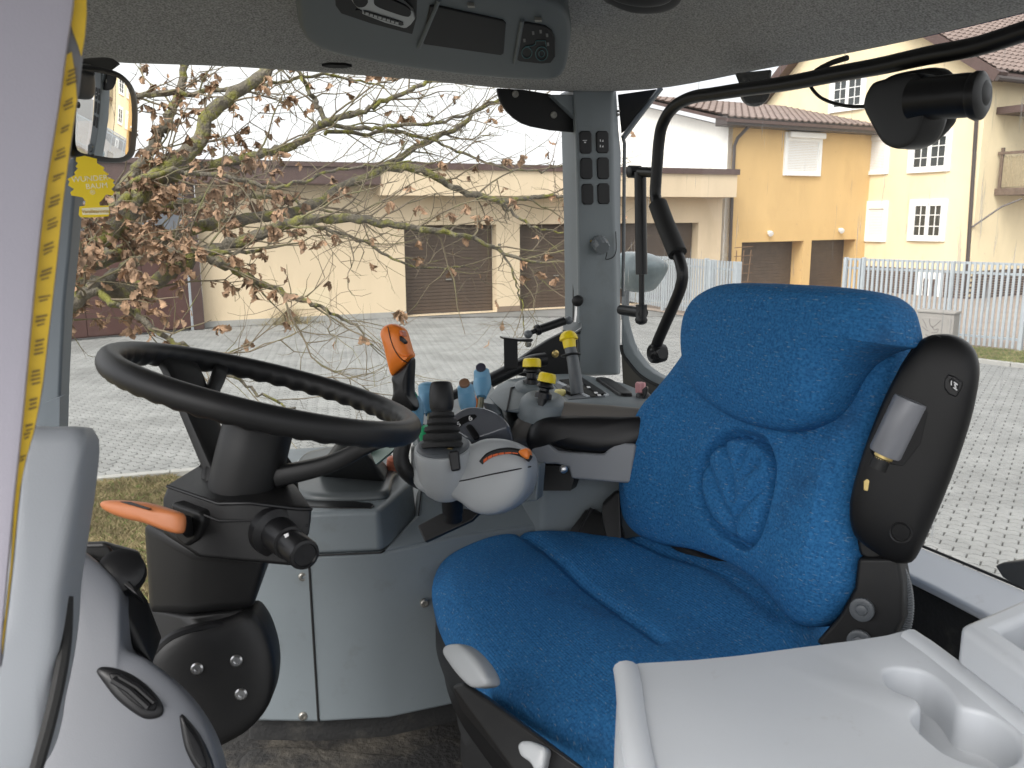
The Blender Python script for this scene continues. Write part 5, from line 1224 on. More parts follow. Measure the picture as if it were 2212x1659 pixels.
# cushion
cpl = (Z(1250, 1400, 2.09), (ZV+FS*.10).normalized())
co = [(934, 1300), (940, 1262), (962, 1228), (1005, 1204), (1070, 1186), (1150, 1180), (1230, 1186), (1300, 1200), (1350, 1205), (1450, 1208), (1580, 1222), (1720, 1270), (1840, 1360), (1740, 1490), (1600, 1560), (1470, 1625), (1380, 1668), (1330, 1668), (1285, 1652), (1225, 1626), (1165, 1590), (1110, 1546), (1055, 1494), (1005, 1436), (968, 1388), (946, 1345)]
s1 = [ONP(x, y, *cpl)+ZV*.05 for x, y in ((1100, 1185), (1150, 1225), (1210, 1275), (1290, 1340), (1350, 1390), (1425, 1452))]
s2 = [ONP(x, y, *cpl)+ZV*.05 for x, y in ((1345, 1225), (1430, 1262), (1530, 1308), (1620, 1372), (1690, 1430))]
cm = ONP(1330, 1400, *cpl)
def flat(v, ref): return v-cpl[1]*((v-ref).dot(cpl[1]))
s1f = [flat(v, cm) for v in s1]; s2f = [flat(v, cm) for v in s2]
wb = [(ONP(1150, 1270, *cpl), ONP(1010, 1300, *cpl)), ]
def cdisp(w, s):
    f = flat(w, cm); k = min(1, (1-s)*6+.15)
    fwd = (f-cm).dot(FS); lat = (f-cm).dot(WS_)
    h = -.010*gro(polyd(f, s1f), .009)-.008*gro(polyd(f, s2f), .008)
    h -= .006*gro(polyd(f, s1f), .04)*k
    h += .016*k*max(0, min(1, (abs(lat)-.12)/.10))                        # side bolsters
    h += .022*k*max(0, min(1, (-.09-fwd)/.14))                            # rear rise
    h -= .010*k*gro(lat, .10)*gro(fwd-.10, .11)                           # sat-in hollow
    h += .004*k*math.sin(11*lat+5*fwd+1)+.0025*k*math.sin(23*fwd+9*lat)   # soft unevenness
    return h
cush = pillow('cushion', co, cpl, CLOTH, seat, front=.055, back=.075, p=3.2, q=3.2, n=150, rings=46, center=(1330, 1400), disp=cdisp, uvs=(WS_, FS))
# backrest
bn = (FS*math.cos(math.radians(16))+ZV*math.sin(math.radians(16))).normalized()
bup = (ZV-bn*bn.z).normalized()
bpl = (P(1600, 1050, 1.36), bn)
bo = [(1478, 752), (1445, 806), (1405, 862), (1372, 912), (1350, 966), (1337, 1030), (1336, 1090), (1346, 1130), (1375, 1160), (1425, 1178), (1480, 1187), (1540, 1200), (1595, 1222), (1645, 1256), (1690, 1304), (1720, 1338), (1748, 1354), (1782, 1350), (1815, 1318), (1840, 1268), (1852, 1200), (1868, 1080), (1895, 950), (1925, 850), (1950, 770), (1940, 700), (1890, 655), (1780, 632), (1640, 630), (1545, 660)]
bo = [(x+(20 if x < 1500 else 0), y) for x, y in bo]
bc = ONP(1610, 1020, *bpl)
ec = ONP(1588, 1052, bpl[0]+bpl[1]*.045, bpl[1]); ec = ec-bpl[1]*((ec-bc).dot(bpl[1]))
print('backrest edge depth', [round((ONP(x, y, *bpl)-EYE).dot(FW), 3) for x, y in ((1392, 912), (1356, 1030), (1800, 1300))])
def fl(w): return w-bpl[1]*((w-bc).dot(bpl[1]))
def onb(x, y): return fl(ONP(x, y, bpl[0]+bpl[1]*.045, bpl[1]))
oval = [onb(x, y) for x, y in ((1594, 938), (1645, 954), (1667, 1003), (1664, 1050), (1649, 1112), (1631, 1155), (1600, 1177), (1568, 1161), (1529, 1128), (1507, 1077), (1507, 1030), (1521, 985), (1558, 948), (1594, 938))]
ov2 = spline(oval[:-1], 60)+[None]; ov2[-1] = ov2[0]
vein = [[onb(x, y) for x, y in q] for q in (((1521, 991), (1541, 1048), (1560, 1087), (1572, 1120), (1578, 1160)), ((1558, 955), (1572, 999), (1582, 1030), (1583, 1075)), ((1614, 955), (1604, 985), (1598, 1005)), ((1658, 1045), (1619, 1077), (1590, 1108), (1577, 1140)), ((1637, 999), (1615, 1018)))]
def bdisp(w, s):
    f = fl(w); k = min(1, (1-s)*5+.1); h = 0
    if (f-ec).length < .22:
        h -= .022*gro(polyd(f, ov2), .0065)
        ins = (f-ec).length
        for v in vein: h -= .011*gro(polyd(f, v), .0070)
        h += .006*gro(ins, .085)
    lat = (f-bc).dot(WS_); v_ = (f-bc).dot(bup)
    h += .022*k*max(0, min(1, (abs(lat)-.12)/.09))*max(0, min(1, (.16-v_)/.1))
    h += .004*math.sin(9*v_+2)*k+.002*math.sin(21*lat+7*v_)*k
    return h
pillow('backrest', bo, bpl, CLOTH, seat, front=.042, back=.085, p=3.4, q=3, n=250, rings=105, center=(1665, 860), disp=bdisp, uvs=(WS_, bup))
# headrest
hn = (FS*math.cos(math.radians(8))+ZV*math.sin(math.radians(8))).normalized()
hpl = (P(1640, 780, 1.275), hn)
ho = [(1474, 720), (1482, 680), (1502, 648), (1540, 624), (1600, 614), (1680, 614), (1770, 618), (1850, 624), (1902, 634), (1932, 658), (1944, 690), (1952, 730), (1950, 748), (1920, 754), (1880, 768), (1845, 792), (1822, 826), (1805, 866), (1785, 902), (1750, 924), (1718, 932), (1680, 929), (1620, 914), (1550, 886), (1508, 852), (1484, 806), (1475, 765)]
ho = [(x+(16 if x < 1560 else 0), y) for x, y in ho]
hcn = ONP(1690, 760, *hpl); hup = (ZV-hn*hn.z).normalized()
pillow('headrest', ho, hpl, CLOTH, seat, front=.055, back=.10, p=3.0, q=2.6, n=150, rings=34, center=(1725, 690), disp=lambda w, s: .003*math.sin(12*(w-hcn).dot(WS_)+6*(w-hcn).dot(hup))*min(1, (1-s)*4), uvs=(WS_, hup))
for pts in (s1, ):
    pass
# seat base
hull('back_support', [P(1420, 1150, 1.52), P(1800, 1330, 1.25), P(1500, 1235, 1.46), P(1760, 1400, 1.27), P(1420, 1150, 1.75), P(1800, 1330, 1.45), P(1500, 1260, 1.7), P(1600, 1050, 1.62)], BLACK, seat, bevel=.01)
bplane = (cpl[0]-ZV*.045, cpl[1])
cc_ = ONP(1350, 1420, *cpl)
basep = [ONP(x, y, *cpl) for x, y in co]
basep = [cc_+(p-cc_)*.985 for p in basep]
def ringed(name, pts, zs, m, parent, bevel=.006):
    """stack of outline rings (scale, dz)"""
    k = len(pts); vs = []; fs = []
    for s, d in zs:
        for p in pts: vs.append(cc_+(p-cc_)*s+ZV*d)
    for i in range(len(zs)-1):
        for j in range(k): fs.append([i*k+j, i*k+(j+1) % k, (i+1)*k+(j+1) % k, (i+1)*k+j])
    fs += [list(range(k)), [(len(zs)-1)*k+j for j in range(k)]]
    return mk(name, vs, fs, m, parent, angle=50)
sp_b = spline(basep, 90)
ringed('seat_pan', sp_b, [(.9, -.02), (.985, -.03), (1.0, -.05), (1.0, -.085), (.97, -.10), (.95, -.14), (.9, -.15)], BLACK, seat)
ringed('suspension_bellows', sp_b, [(.84, -.12), (.88, -.15), (.82, -.18), (.88, -.21), (.82, -.24), (.86, -.27), (.86, -.35)], RUBBER, seat)
hpl1 = plane(1010, 1440, 1.09, (-.55, -.75, .5))
pillow('front_handle', [(962, 1410), (965, 1398), (977, 1392), (998, 1392), (1020, 1408), (1044, 1436), (1060, 1464), (1061, 1480), (1045, 1486), (1024, 1485), (1000, 1464), (978, 1436)], hpl1, PODM, seat, front=.012, back=.03, p=4)
pillow('weight_lever', [(1122, 1612), (1130, 1602), (1150, 1602), (1178, 1614), (1184, 1624), (1182, 1642), (1176, 1662), (1162, 1668), (1148, 1648), (1128, 1632)], plane(1150, 1630, .93, (-.4, -.7, .6)), PODM, seat, front=.007, back=.015, p=4)
tube('lever_rod', [P(1175, 1645, .935), P(1215, 1672, .93)], .004, STEEL, seat, seg=8)
hull('pan_rail', [P(975, 1480, 1.10), P(1000, 1470, 1.09), P(1180, 1640, .93), P(1290, 1680, .88), P(1150, 1720, .93), P(1000, 1540, 1.12), P(1050, 1500, 1.25), P(1290, 1700, 1.0)], BLACK, seat, bevel=.006)
# recliner at the near side of the seat
rc = slab('recliner_plate', [(1852, 1205), (1940, 1205), (1950, 1260), (1952, 1340), (1930, 1390), (1880, 1410), (1790, 1405), (1760, 1390), (1812, 1330), (1845, 1270)], plane(1870, 1300, 1.13, (-.55, -.8, .15)), .06, BLACK, seat, bevel=.006)
for x, y in ((1862, 1317), (1856, 1386)): lathe('recliner_bolt', P(x, y, 1.128), Vector((-.55, -.8, .15)).normalized(), [(-.004, .0155), (.003, .0155), (.004, .013), (.0035, .008), (.006, .007), (.007, .004)], GREYD, seat, seg=18)
arc = [P(x, y, 1.14) for x, y in ((1918, 1200), (1940, 1230), (1953, 1268), (1957, 1310), (1952, 1350), (1940, 1385))]
sp = spline(arc, 110, closed=False); v, f = tube_data(sp, [.0105 if i % 3 else .0085 for i in range(110)], 10); mk('ribbed_hose', v, f, GREYD, seat)
# folded armrest on the near side
fa_ = part('folded_armrest', seat, P(1960, 1210, 1.08)); fa_['label'] = 'black folded armrest with a grey roller'
apn = Vector((-.50, -.83, .10)).normalized(); fpl = (P(1975, 970, 1.09), apn)
fo = [(1980, 745), (1996, 730), (2020, 722), (2052, 722), (2082, 733), (2104, 754), (2115, 786), (2114, 826), (2098, 905), (2064, 1010), (2024, 1110), (1990, 1185), (1972, 1212), (1944, 1215), (1915, 1205), (1878, 1182), (1850, 1158), (1838, 1122), (1838, 1080), (1852, 1020), (1880, 935), (1915, 850), (1950, 785)]
pillow('armrest_shell', fo, fpl, mat('armrest_black', (.0065, .0065, .007), .42, spec=.3, bump=.15, scale=1100), fa_, front=.028, back=.05, p=3.6, q=4, n=110, rings=16)
slab('side_step', [(1945, 790), (1972, 748), (1990, 738), (1960, 800), (1930, 870), (1912, 856)], (fpl[0]+apn*.006, apn), .04, BLACK, fa_, front=.003, bevel=.006)
slab('roller_well', [(1935, 858), (2012, 885), (1995, 960), (1955, 1010), (1895, 1000), (1880, 970)], (fpl[0]+apn*.020, apn), .01, SCREEN, fa_, front=.0085, bevel=.004)
a = ONP(1970, 862, fpl[0]+apn*.020, apn); b = ONP(1912, 982, fpl[0]+apn*.020, apn)
lathe('roller', a, b-a, [(0, .012), (.001, .0205), (.004, .0212), ((b-a).length-.004, .0212), ((b-a).length-.001, .020), ((b-a).length, .012)], mat('roller_grey', (.20, .205, .225), .28), fa_, seg=40)
lathe('roller_ring', b-(b-a).normalized()*.0, b-a, [(0, .0145), (.0035, .0145), (.005, .0125), (.009, .0125)], BRASS, fa_, seg=28)
lathe('roller_core', b+(b-a).normalized()*.004, b-a, [(0, .0125), (.016, .013)], BLACK, fa_, seg=24)
sh_ = [(2040, 822), (2048, 808), (2064, 814), (2080, 826), (2078, 838), (2066, 858), (2050, 852), (2040, 840)]
sk = slab('rocker_socket', sh_, (fpl[0]+apn*.027, apn), .01, BLACKS, fa_, front=.0025, bevel=.002)
slab('rocker', [(2050, 822), (2056, 816), (2072, 830), (2068, 846), (2056, 838)], (fpl[0]+apn*.030, apn), .006, SCREEN, fa_, front=.003, bevel=.001)
for o_ in ([(2054, 823), (2056.5, 822), (2056, 833), (2053.5, 832)], [(2061, 824), (2069, 830), (2068, 833), (2060, 827)], [(2061, 831), (2064, 828), (2066, 840), (2063, 838)], [(2060, 836), (2068, 842), (2067, 844), (2059, 838.5)]): slab('rocker_symbol', o_, (fpl[0]+apn*.0334, apn), .001, WHITEI, fa_)
for x, y, r, hh in ((2018, 744, .012, .011), (1946, 1150, .014, .024)):
    lathe('screw_recess', ONP(x, y, fpl[0]+apn*hh, apn), apn, [(-.004, r), (.0035, r), (.0045, r*.93), (.0035, r*.80), (.0005, r*.74)], BLACK, fa_, seg=24)
slab('brass_tab', [(1866, 1038), (1874, 1033), (1884, 1040), (1876, 1061), (1866, 1058)], (fpl[0]+apn*.022, apn), .008, BRASS, fa_, front=.004, bevel=.001)
slab('armrest_hinge', [(1838, 1120), (1850, 1060), (1880, 1100), (1915, 1205), (1880, 1215), (1856, 1200)], (fpl[0]-apn*.012, apn), .05, BLACK, fa_, bevel=.006)

# ================================================================== STEERING
WD = 1.03
e0, e1 = P(241.9, 780.8, WD), P(912.5, 914.2, WD); wc = (e0+e1)/2; vv = ray(557, 851).normalized()
imgup = (RT*.242+UP*.97); imgup = (imgup-vv*imgup.dot(vv)).normalized()
wn_ = (-vv*.152+imgup*.9884).normalized()
wu = wn_.cross(vv).normalized()
wu = (e1-e0); wu = (wu-wn_*wu.dot(wn_)).normalized(); wv_ = wn_.cross(wu).normalized()
WR = (e1-e0).length/2-.014
st = thing('steering_wheel', 'black steering wheel with scalloped grip and three spokes', 'steering wheel', tuple(wc))
NR, NS = 220, 18; vs = []; fs = []
for i in range(NR):
    th = 2*math.pi*i/NR; rd = wu*math.cos(th)+wv_*math.sin(th)
    wav = .5+.5*math.cos(th*44)
    for j in range(NS):
        ph = 2*math.pi*j/NS; cx, cz = math.cos(ph), math.sin(ph)
        r = .0138
        k = max(0, -cz*.75-cx*.55)                   # underside, inner
        rr = r-.0030*wav*k
        vs.append(wc+rd*(WR+cx*rr*1.0)+wn_*(cz*rr*1.12))
for i in range(NR):
    for j in range(NS): fs.append([i*NS+j, i*NS+(j+1) % NS, ((i+1) % NR)*NS+(j+1) % NS, ((i+1) % NR)*NS+j])
mk('rim', vs, fs, BLACK, st)
hubc = wc-wn_*.068
def wp(r, deg, h): th = math.radians(deg); return wc+(wu*math.cos(th)+wv_*math.sin(th))*r+wn_*h
def spoke(paths, w0, w1, h0, h1, side):
    for pts in paths:
        sp = spline(pts, 22, closed=False); k = len(sp); vs = []; fs = []
        for i, p in enumerate(sp):
            f = i/(k-1); w = w0+(w1-w0)*f; h = h0+(h1-h0)*f
            t = (sp[min(i+1, k-1)]-sp[max(i-1, 0)]).normalized(); tg = (side-t*side.dot(t)).normalized(); b = t.cross(tg).normalized()
            for q in range(16):
                a = 2*math.pi*q/16; cx, sx = math.cos(a), math.sin(a)
                vs.append(p+tg*w*math.copysign(abs(cx)**.45, cx)+b*h*math.copysign(abs(sx)**.45, sx))
        for i in range(k-1):
            for q in range(16): fs.append([i*16+q, i*16+(q+1) % 16, (i+1)*16+(q+1) % 16, (i+1)*16+q])
        fs += [list(range(16)), [(k-1)*16+q for q in range(16)]]
        mk('spoke', vs, fs, BLACK, st)
HX = wc-wn_*.125
sdv = (-wu*math.sin(math.radians(150))+wv_*math.cos(math.radians(150)))
spoke([[wp(WR-.003, 150, -.003), wp(WR*.82, 151, -.020), wp(WR*.55, 152, -.062), wp(WR*.24, 154, -.112)]], .030, .020, .007, .010, sdv)
spoke([[wp(WR-.003, 128, -.003), wp(WR*.80, 133, -.016), wp(WR*.66, 142, -.040)]], .010, .008, .006, .008, sdv)
sdr = (-wu*math.sin(math.radians(-4))+wv_*math.cos(math.radians(-4)))
spoke([[wp(WR-.003, -6, -.003), wp(WR*.80, -6, -.024), wp(WR*.55, -5, -.062), wp(WR*.22, -4, -.095)]], .020, .017, .008, .013, sdr)
spoke([[wp(WR-.003, 14, -.003), wp(WR*.84, 10, -.016), wp(WR*.70, 3, -.036)]], .008, .008, .006, .008, sdr)
lathe('hub', wc-wn_*.105, wn_, [(-.075, .0385), (-.06, .0405), (.02, .0425), (.060, .042), (.068, .039), (.071, .034)], BLACK, st, seg=44)
em = lathe('hub_badge', wc-wn_*.0335, wn_, [(-.004, .030), (0, .031), (.003, .029), (.0035, .026)], STEEL, st, seg=32)
lathe('badge_face', wc-wn_*.0297, wn_, [(-.0005, .025), (.0004, .025)], mat('badge_blue', (.04, .08, .22), .25), em, seg=30)
for dx, dy, ln, rot in ((0, 0, .04, .2), (.006, .008, .026, .7), (-.006, .006, .026, -.4)):
    d = (wu*math.cos(rot)+wv_*math.sin(rot)); c_ = wc-wn_*.0290+wu*dx+wv_*dy
    box('badge_leaf', c_, (d, wn_.cross(d), wn_), (ln/2, .0022, .0004), STEEL, em, smooth=False)
# column
colm = thing('steering_column', 'black steering column with tilt cover, orange shuttle lever and light stalk', 'steering column', tuple(P(455, 1460, 1.1)))
nb_ = P(532, 1040, 1.06); na = (wc-wn_*.1-nb_)
lathe('column_collar', P(534, 1040, 1.065), na, [(-.03, .066), (-.004, .062), (0, .052), (.004, .0515), (.007, .0545), (.013, .0545), (.016, .050), (.019, .0505), (.022, .043), (na.length*.9, .0405)], BLACK, colm, seg=40)
top_ring = []
hull('column_shroud', [P(x, y, d) for x, y, d in ((362, 1048, 1.03), (472, 1086, .985), (540, 1084, .985), (640, 1097, .995), (674, 1098, 1.01), (352, 1078, 1.03), (352, 1150, 1.03), (432, 1202, .985), (634, 1222, .99), (668, 1152, 1.0), (672, 1120, 1.01), (452, 995, 1.07), (606, 1026, 1.06), (640, 1050, 1.05), (440, 1000, 1.18), (640, 1060, 1.18), (380, 1060, 1.18), (390, 1200, 1.18), (640, 1200, 1.18))], BLACK, colm, bevel=.005, seg=2)
tube('shroud_lip', [P(362, 1050, 1.028), P(472, 1088, .983), P(540, 1087, .984), P(640, 1099, .993), P(673, 1100, 1.01)], .0022, BLACKS, colm, seg=8)
tube('shroud_seam', [P(440, 1112, .982), P(472, 1125, .981), P(560, 1125, .988), P(666, 1135, 1.0)], .0014, BLACKS, colm, seg=6)
hull('column_lower', [P(x, y, d) for x, y, d in ((309, 1128, 1.06), (420, 1190, 1.0), (580, 1200, 1.0), (322, 1322, 1.06), (410, 1325, 1.02), (546, 1314, 1.02), (340, 1120, 1.2), (590, 1190, 1.2), (350, 1330, 1.2), (540, 1320, 1.2))], BLACK, colm, bevel=.012, seg=3)
tcp = plane(460, 1465, 1.02, (.14, -.95, .22))
pillow('tilt_cover', [(330, 1412), (356, 1380), (400, 1356), (450, 1344), (500, 1330), (530, 1318), (550, 1318), (575, 1355), (592, 1410), (596, 1460), (588, 1505), (570, 1540), (540, 1572), (500, 1596), (470, 1608), (430, 1600), (380, 1560), (345, 1500), (328, 1450)], tcp, BLACK, colm, front=.022, back=.09, p=5, n=80)
tube('cover_rim', [ONP(x, y, tcp[0]+tcp[1]*.012, tcp[1]) for x, y in ((334, 1410), (372, 1376), (430, 1356), (480, 1352), (530, 1360), (560, 1385))], .006, BLACKS, colm, smoothn=30, seg=8)
hull('cover_neck', [P(x, y, d) for x, y, d in ((400, 1330, 1.03), (545, 1312, 1.03), (560, 1345, 1.03), (420, 1352, 1.02), (400, 1330, 1.2), (550, 1320, 1.2), (300, 1330, 1.1), (320, 1420, 1.06), (270, 1300, 1.1), (275, 1390, 1.08))], BLACK, colm, bevel=.01)
for x, y in ((426, 1444), (511, 1427), (521, 1499)): screw('cover_screw', ONP(x, y, tcp[0]+tcp[1]*.021, tcp[1]), tcp[1], .0072, STEEL, colm, h=.004)
slab('lever_socket', [(376, 1082), (440, 1105), (445, 1125), (432, 1165), (408, 1180), (385, 1160), (378, 1120)], plane(410, 1125, .995, (-.5, -.85, .1)), .03, BLACK, colm, front=.006, bevel=.005)
pillow('shuttle_lever', [(219, 1088), (226, 1082), (244, 1080), (285, 1082), (320, 1086), (360, 1097), (394, 1110), (399, 1125), (395, 1150), (384, 1153), (350, 1143), (318, 1131), (280, 1122), (245, 1110), (224, 1098)], plane(310, 1110, .95, (-.25, -.9, .35)), ORANGEB, colm, front=.012, back=.014, p=2.6, q=2.6, n=70)
slab('lever_print', [(258, 1083), (283, 1084), (325, 1098), (318, 1100), (290, 1092)], (P(290, 1092, .935), Vector((-.2, -.75, .65)).normalized()), .003, BLACK, colm)
hull('lever_pivot', [P(386, 1108, .955), P(412, 1112, .97), P(418, 1160, .98), P(392, 1156, .955), P(420, 1120, 1.0), P(400, 1165, 1.0)], BLACK, colm, bevel=.004)
sa, sb = P(590, 1145, 1.0), P(659, 1199, .93); d = sb-sa; L = d.length
lathe('light_stalk', sa, d, [(0, .030), (.012, .029), (.016, .021), (L*.55, .0195), (L*.56, .0165), (L*.66, .0165), (L*.67, .0175), (L*.97, .0175), (L, .0165), (L+.001, .0135), (L-.001, .0125), (L-.001, .001)], BLACKS, colm, seg=36)
slab('stalk_mark', [(613, 1155), (622, 1151), (624, 1158), (616, 1162)], plane(617, 1157, .942, (-.1, -.85, .5)), .002, WHITEI, colm)
hull('far_pedal_arm', [P(x, y, d) for x, y, d in ((170, 1170, 1.2), (225, 1168, 1.2), (305, 1190, 1.25), (308, 1225, 1.25), (250, 1215, 1.2), (178, 1200, 1.2), (240, 1180, 1.32), (300, 1195, 1.35))], BLACK, colm, bevel=.008)

# ================================================================== LEFT SIDE: pillar, tape, dash
lpl_ = plane(60, 700, .46, (.46, -.88, .06))
pillow('door_pillar', [(-160, -160), (100, -160), (168, -120), (161, 0), (146, 105), (131, 215), (114, 320), (100, 410), (86, 530), (74, 650), (64, 760), (54, 870), (43, 980), (31, 1090), (20, 1210), (9, 1330), (-4, 1480), (-25, 1640), (-60, 1850), (-200, 1850), (-230, 800)], lpl_, LILAC, cab, front=.004, back=.012, p=14, n=120, center=(-60, 800))
tpl = (lpl_[0]-lpl_[1]*.004, lpl_[1])
tedge_l = [(156, -40), (150, 40), (138, 130), (125, 230), (108, 330), (92, 430), (80, 540), (68, 650), (60, 760), (52, 870), (41, 960), (33, 1034), (27, 1130), (22, 1223), (10, 1330), (-6, 1440)]
tedge_r = [(187, -40), (189, 30), (184, 80), (172, 190), (161, 265), (151, 335), (139, 425), (127, 540), (116, 640), (104, 740), (93, 840), (77, 925), (60, 982), (47, 1040), (37, 1130), (29, 1223), (18, 1320), (4, 1440)]
edgeM = mat('jamb_grey', (.17, .17, .18), .5)
slab('pillar_edge', tedge_l+tedge_r[::-1], tpl, .012, edgeM, cab)
tp = thing('warning_tape', 'yellow warning tape with dark print along the edge of the near door pillar', 'tape', tuple(ONP(90, 900, *tpl)))
def at_edge(e, y):
    for i in range(len(e)-1):
        if e[i][1] <= y <= e[i+1][1]: f = (y-e[i][1])/(e[i+1][1]-e[i][1]); return e[i][0]+(e[i+1][0]-e[i][0])*f
    return e[-1][0]
tfr = (tpl[0]+tpl[1]*.0012, tpl[1])
segs = [(-30, 60, 60, 115), (112, 172, 320, 345)]
ys = [172+k*62 for k in range(20)]
slab('tape_strip', [(157, -38), (186, -38), (187, 30), (183, 80), (176, 122), (168, 96), (158, 70), (152, 45)], tfr, .001, TAPEY, tp)
low = [(at_edge(tedge_l, y)+1.5, y) for y in range(120, 1430, 60)]; hi = [(at_edge(tedge_r, y)-2, y) for y in range(215, 1430, 60)]
slab('tape_strip', [(low[0][0]+14, 112), (at_edge(tedge_r, 170)-12, 160)]+hi+low[::-1], tfr, .001, TAPEY, tp)
tfp = (tfr[0]+tpl[1]*.0006, tpl[1])
y = 150; rr_ = random.Random(5)
while y < 1010:
    n_ = rr_.choice((2, 3, 4))
    for k in range(n_):
        a = at_edge(tedge_l, y); b = at_edge(tedge_r, y); wdt = b-a
        h = rr_.uniform(3.5, 5.5); s_ = 9 if y < 600 else 5
        x0 = a+wdt*rr_.uniform(.25, .36); x1 = b-wdt*rr_.uniform(.14, .3)
        slab('print_mark', [(x0, y+s_*.4), (x1, y-s_*.6+h*.2), (x1-1, y-s_*.6+h), (x0, y+s_*.4+h)], tfp, .0004, TAPEK, tp)
        y += h+rr_.uniform(3.5, 5)
    y += rr_.uniform(18, 34)
slab('front_pillar', [(150, 340), (166, 338), (160, 440), (150, 553), (139, 661), (131, 830), (128, 940), (70, 960), (90, 760), (105, 560), (118, 400)], plane(130, 650, 1.30, (.2, -1, .05)), .05, mat('blue_grey_pillar', (.15, .175, .195), .45), cab, bevel=.006)
slab('front_pillar_trim', [(96, 905), (96, 870), (118, 862), (129, 858), (128, 940), (94, 960)], plane(115, 900, 1.27, (.2, -1, .05)), .03, MATS['blue_grey_pillar'], cab)
# inner grey panels
dpl = plane(110, 1300, .60, (.25, -.95, .22))
pillow('pillar_base_trim', [(58, 924), (100, 922), (160, 921), (184, 926), (191, 945), (190, 970), (180, 1056), (169, 1130), (158, 1200), (146, 1280), (140, 1370), (128, 1462), (108, 1560), (76, 1680), (-40, 1720), (-60, 1500), (10, 1330), (26, 1220), (44, 1034)], dpl, mat('base_trim_grey', (.255, .272, .295), .45, bump=.1, scale=800), cab, front=.016, back=.06, p=4, n=90, center=(85, 1330))
tube('trim_gap', [P(x, y, d) for x, y, d in ((144, 1290, .61), (141, 1380, .60), (128, 1466, .585), (104, 1570, .57), (70, 1690, .56))], (.0045), RUBBER, cab, smoothn=20, seg=8)
DASHM = mat('dash_grey', (.125, .132, .148), .45, bump=.1, scale=800)
dash = thing('dashboard', 'grey instrument cowl with oval black air vents at the lower left', 'dashboard', tuple(P(300, 1650, .8)))
apn2 = Vector((.18, -.80, .58)).normalized(); dp2 = (P(290, 1500, .80), apn2)
pillow('cowl', [(140, 1160), (165, 1178), (222, 1222), (262, 1268), (270, 1330), (276, 1400), (321, 1426), (377, 1472), (419, 1520), (454, 1580), (476, 1650), (490, 1760), (300, 1850), (60, 1850), (60, 1600), (110, 1400), (130, 1260)], dp2, DASHM, dash, front=.02, back=.10, p=5, n=110, rings=12, center=(255, 1560))
hull('cowl_back', [P(x, y, d) for x, y, d in ((215, 1212, .86), (265, 1262, .86), (318, 1296, .88), (265, 1310, .84), (280, 1400, .84), (330, 1440, .84), (350, 1380, .95), (300, 1270, .98))], BLACK, dash, bevel=.006)
def vent(name, o, grille, pl, off):
    v = pillow(name, o, (pl[0]+pl[1]*off, pl[1]), BLACKS, dash, front=.007, back=.01, p=3)
    pillow('vent_recess', grille, (pl[0]+pl[1]*(off+.0065), pl[1]), SCREEN, v, front=.0025, back=.004, p=5)
    return v
v1 = vent('air_vent', [(208, 1450), (216, 1441), (240, 1441), (275, 1452), (305, 1470), (335, 1498), (353, 1525), (352, 1544), (336, 1553), (312, 1553), (283, 1536), (250, 1508), (224, 1475)], [(236, 1456), (262, 1456), (295, 1474), (322, 1498), (338, 1522), (334, 1535), (310, 1532), (278, 1510), (250, 1482)], dp2, .019)
tube('vent_blade', [ONP(x, y, dp2[0]+apn2*.0295, apn2) for x, y in ((244, 1468), (280, 1490), (322, 1528))], .0035, BLACKS, v1, seg=8)
tube('vent_blade', [ONP(x, y, dp2[0]+apn2*.0295, apn2) for x, y in ((258, 1462), (296, 1484), (334, 1518))], .0025, BLACKS, v1, seg=8)
vent('air_vent', [(388, 1545), (394, 1541), (412, 1560), (432, 1586), (452, 1625), (464, 1662), (468, 1700), (446, 1690), (416, 1650), (398, 1610)], [(398, 1560), (412, 1576), (434, 1612), (448, 1656), (440, 1662), (416, 1628)], dp2, .016)
slab('upper_vent_base', [(198, 1212), (212, 1210), (240, 1222), (270, 1245), (292, 1270), (304, 1292), (292, 1286), (262, 1262), (226, 1236)], plane(250, 1245, .845, (.1, -.7, .7)), .02, BLACKS, dash, front=.006, bevel=.004)
lathe('vent_ball', P(262, 1240, .855), Vector((.3, -.6, .6)), [(-.02, .018), (0, .024), (.012, .022), (.018, .014)], BLACKS, dash, seg=24)
slab('cowl_top_fin', [(165, 1190), (178, 1178), (236, 1176), (246, 1194), (272, 1208), (268, 1222), (205, 1215)], plane(220, 1195, .90, (.1, -.7, .7)), .02, BLACK, dash, bevel=.004)

# ================================================================== NEAR RIGHT: side table, bin, sill
tz = 2.30
side_t = thing('fender_console', 'pale grey fender console with twin cup holders in its top', 'console', (.35, .75, FZ))
outl = [(1335, 1700), (1334, 1600), (1338, 1500), (1342, 1452), (1352, 1440), (1380, 1433), (1500, 1426), (1600, 1416), (1720, 1400), (1830, 1386), (1915, 1373), (1956, 1362), (1972, 1360), (2010, 1382), (2100, 1448), (2230, 1552), (2360, 1650), (2360, 1850), (1340, 1850)]
cup = [(1900, 1456), (1906, 1444), (1931, 1437), (1965, 1439), (1997, 1446), (2030, 1464), (2052, 1484), (2068, 1505), (2082, 1523), (2110, 1530), (2140, 1540), (2175, 1560), (2205, 1590), (2216, 1620), (2206, 1648), (2170, 1662), (2120, 1660), (2070, 1645), (2030, 1625), (1995, 1596), (1970, 1570), (1960, 1550), (1968, 1533), (1980, 1522), (1972, 1510), (1950, 1502), (1925, 1492), (1908, 1478)]
O3 = [Z(x, y, tz) for x, y in outl]; K3 = spline([Z(x, y, tz) for x, y in cup], 84)
bm = bmesh.new()
ov = [bm.verts.new(p) for p in O3]; oe = [bm.edges.new((ov[i], ov[(i+1) % len(ov)])) for i in range(len(ov))]
kcen = sum(K3, Vector())/len(K3)
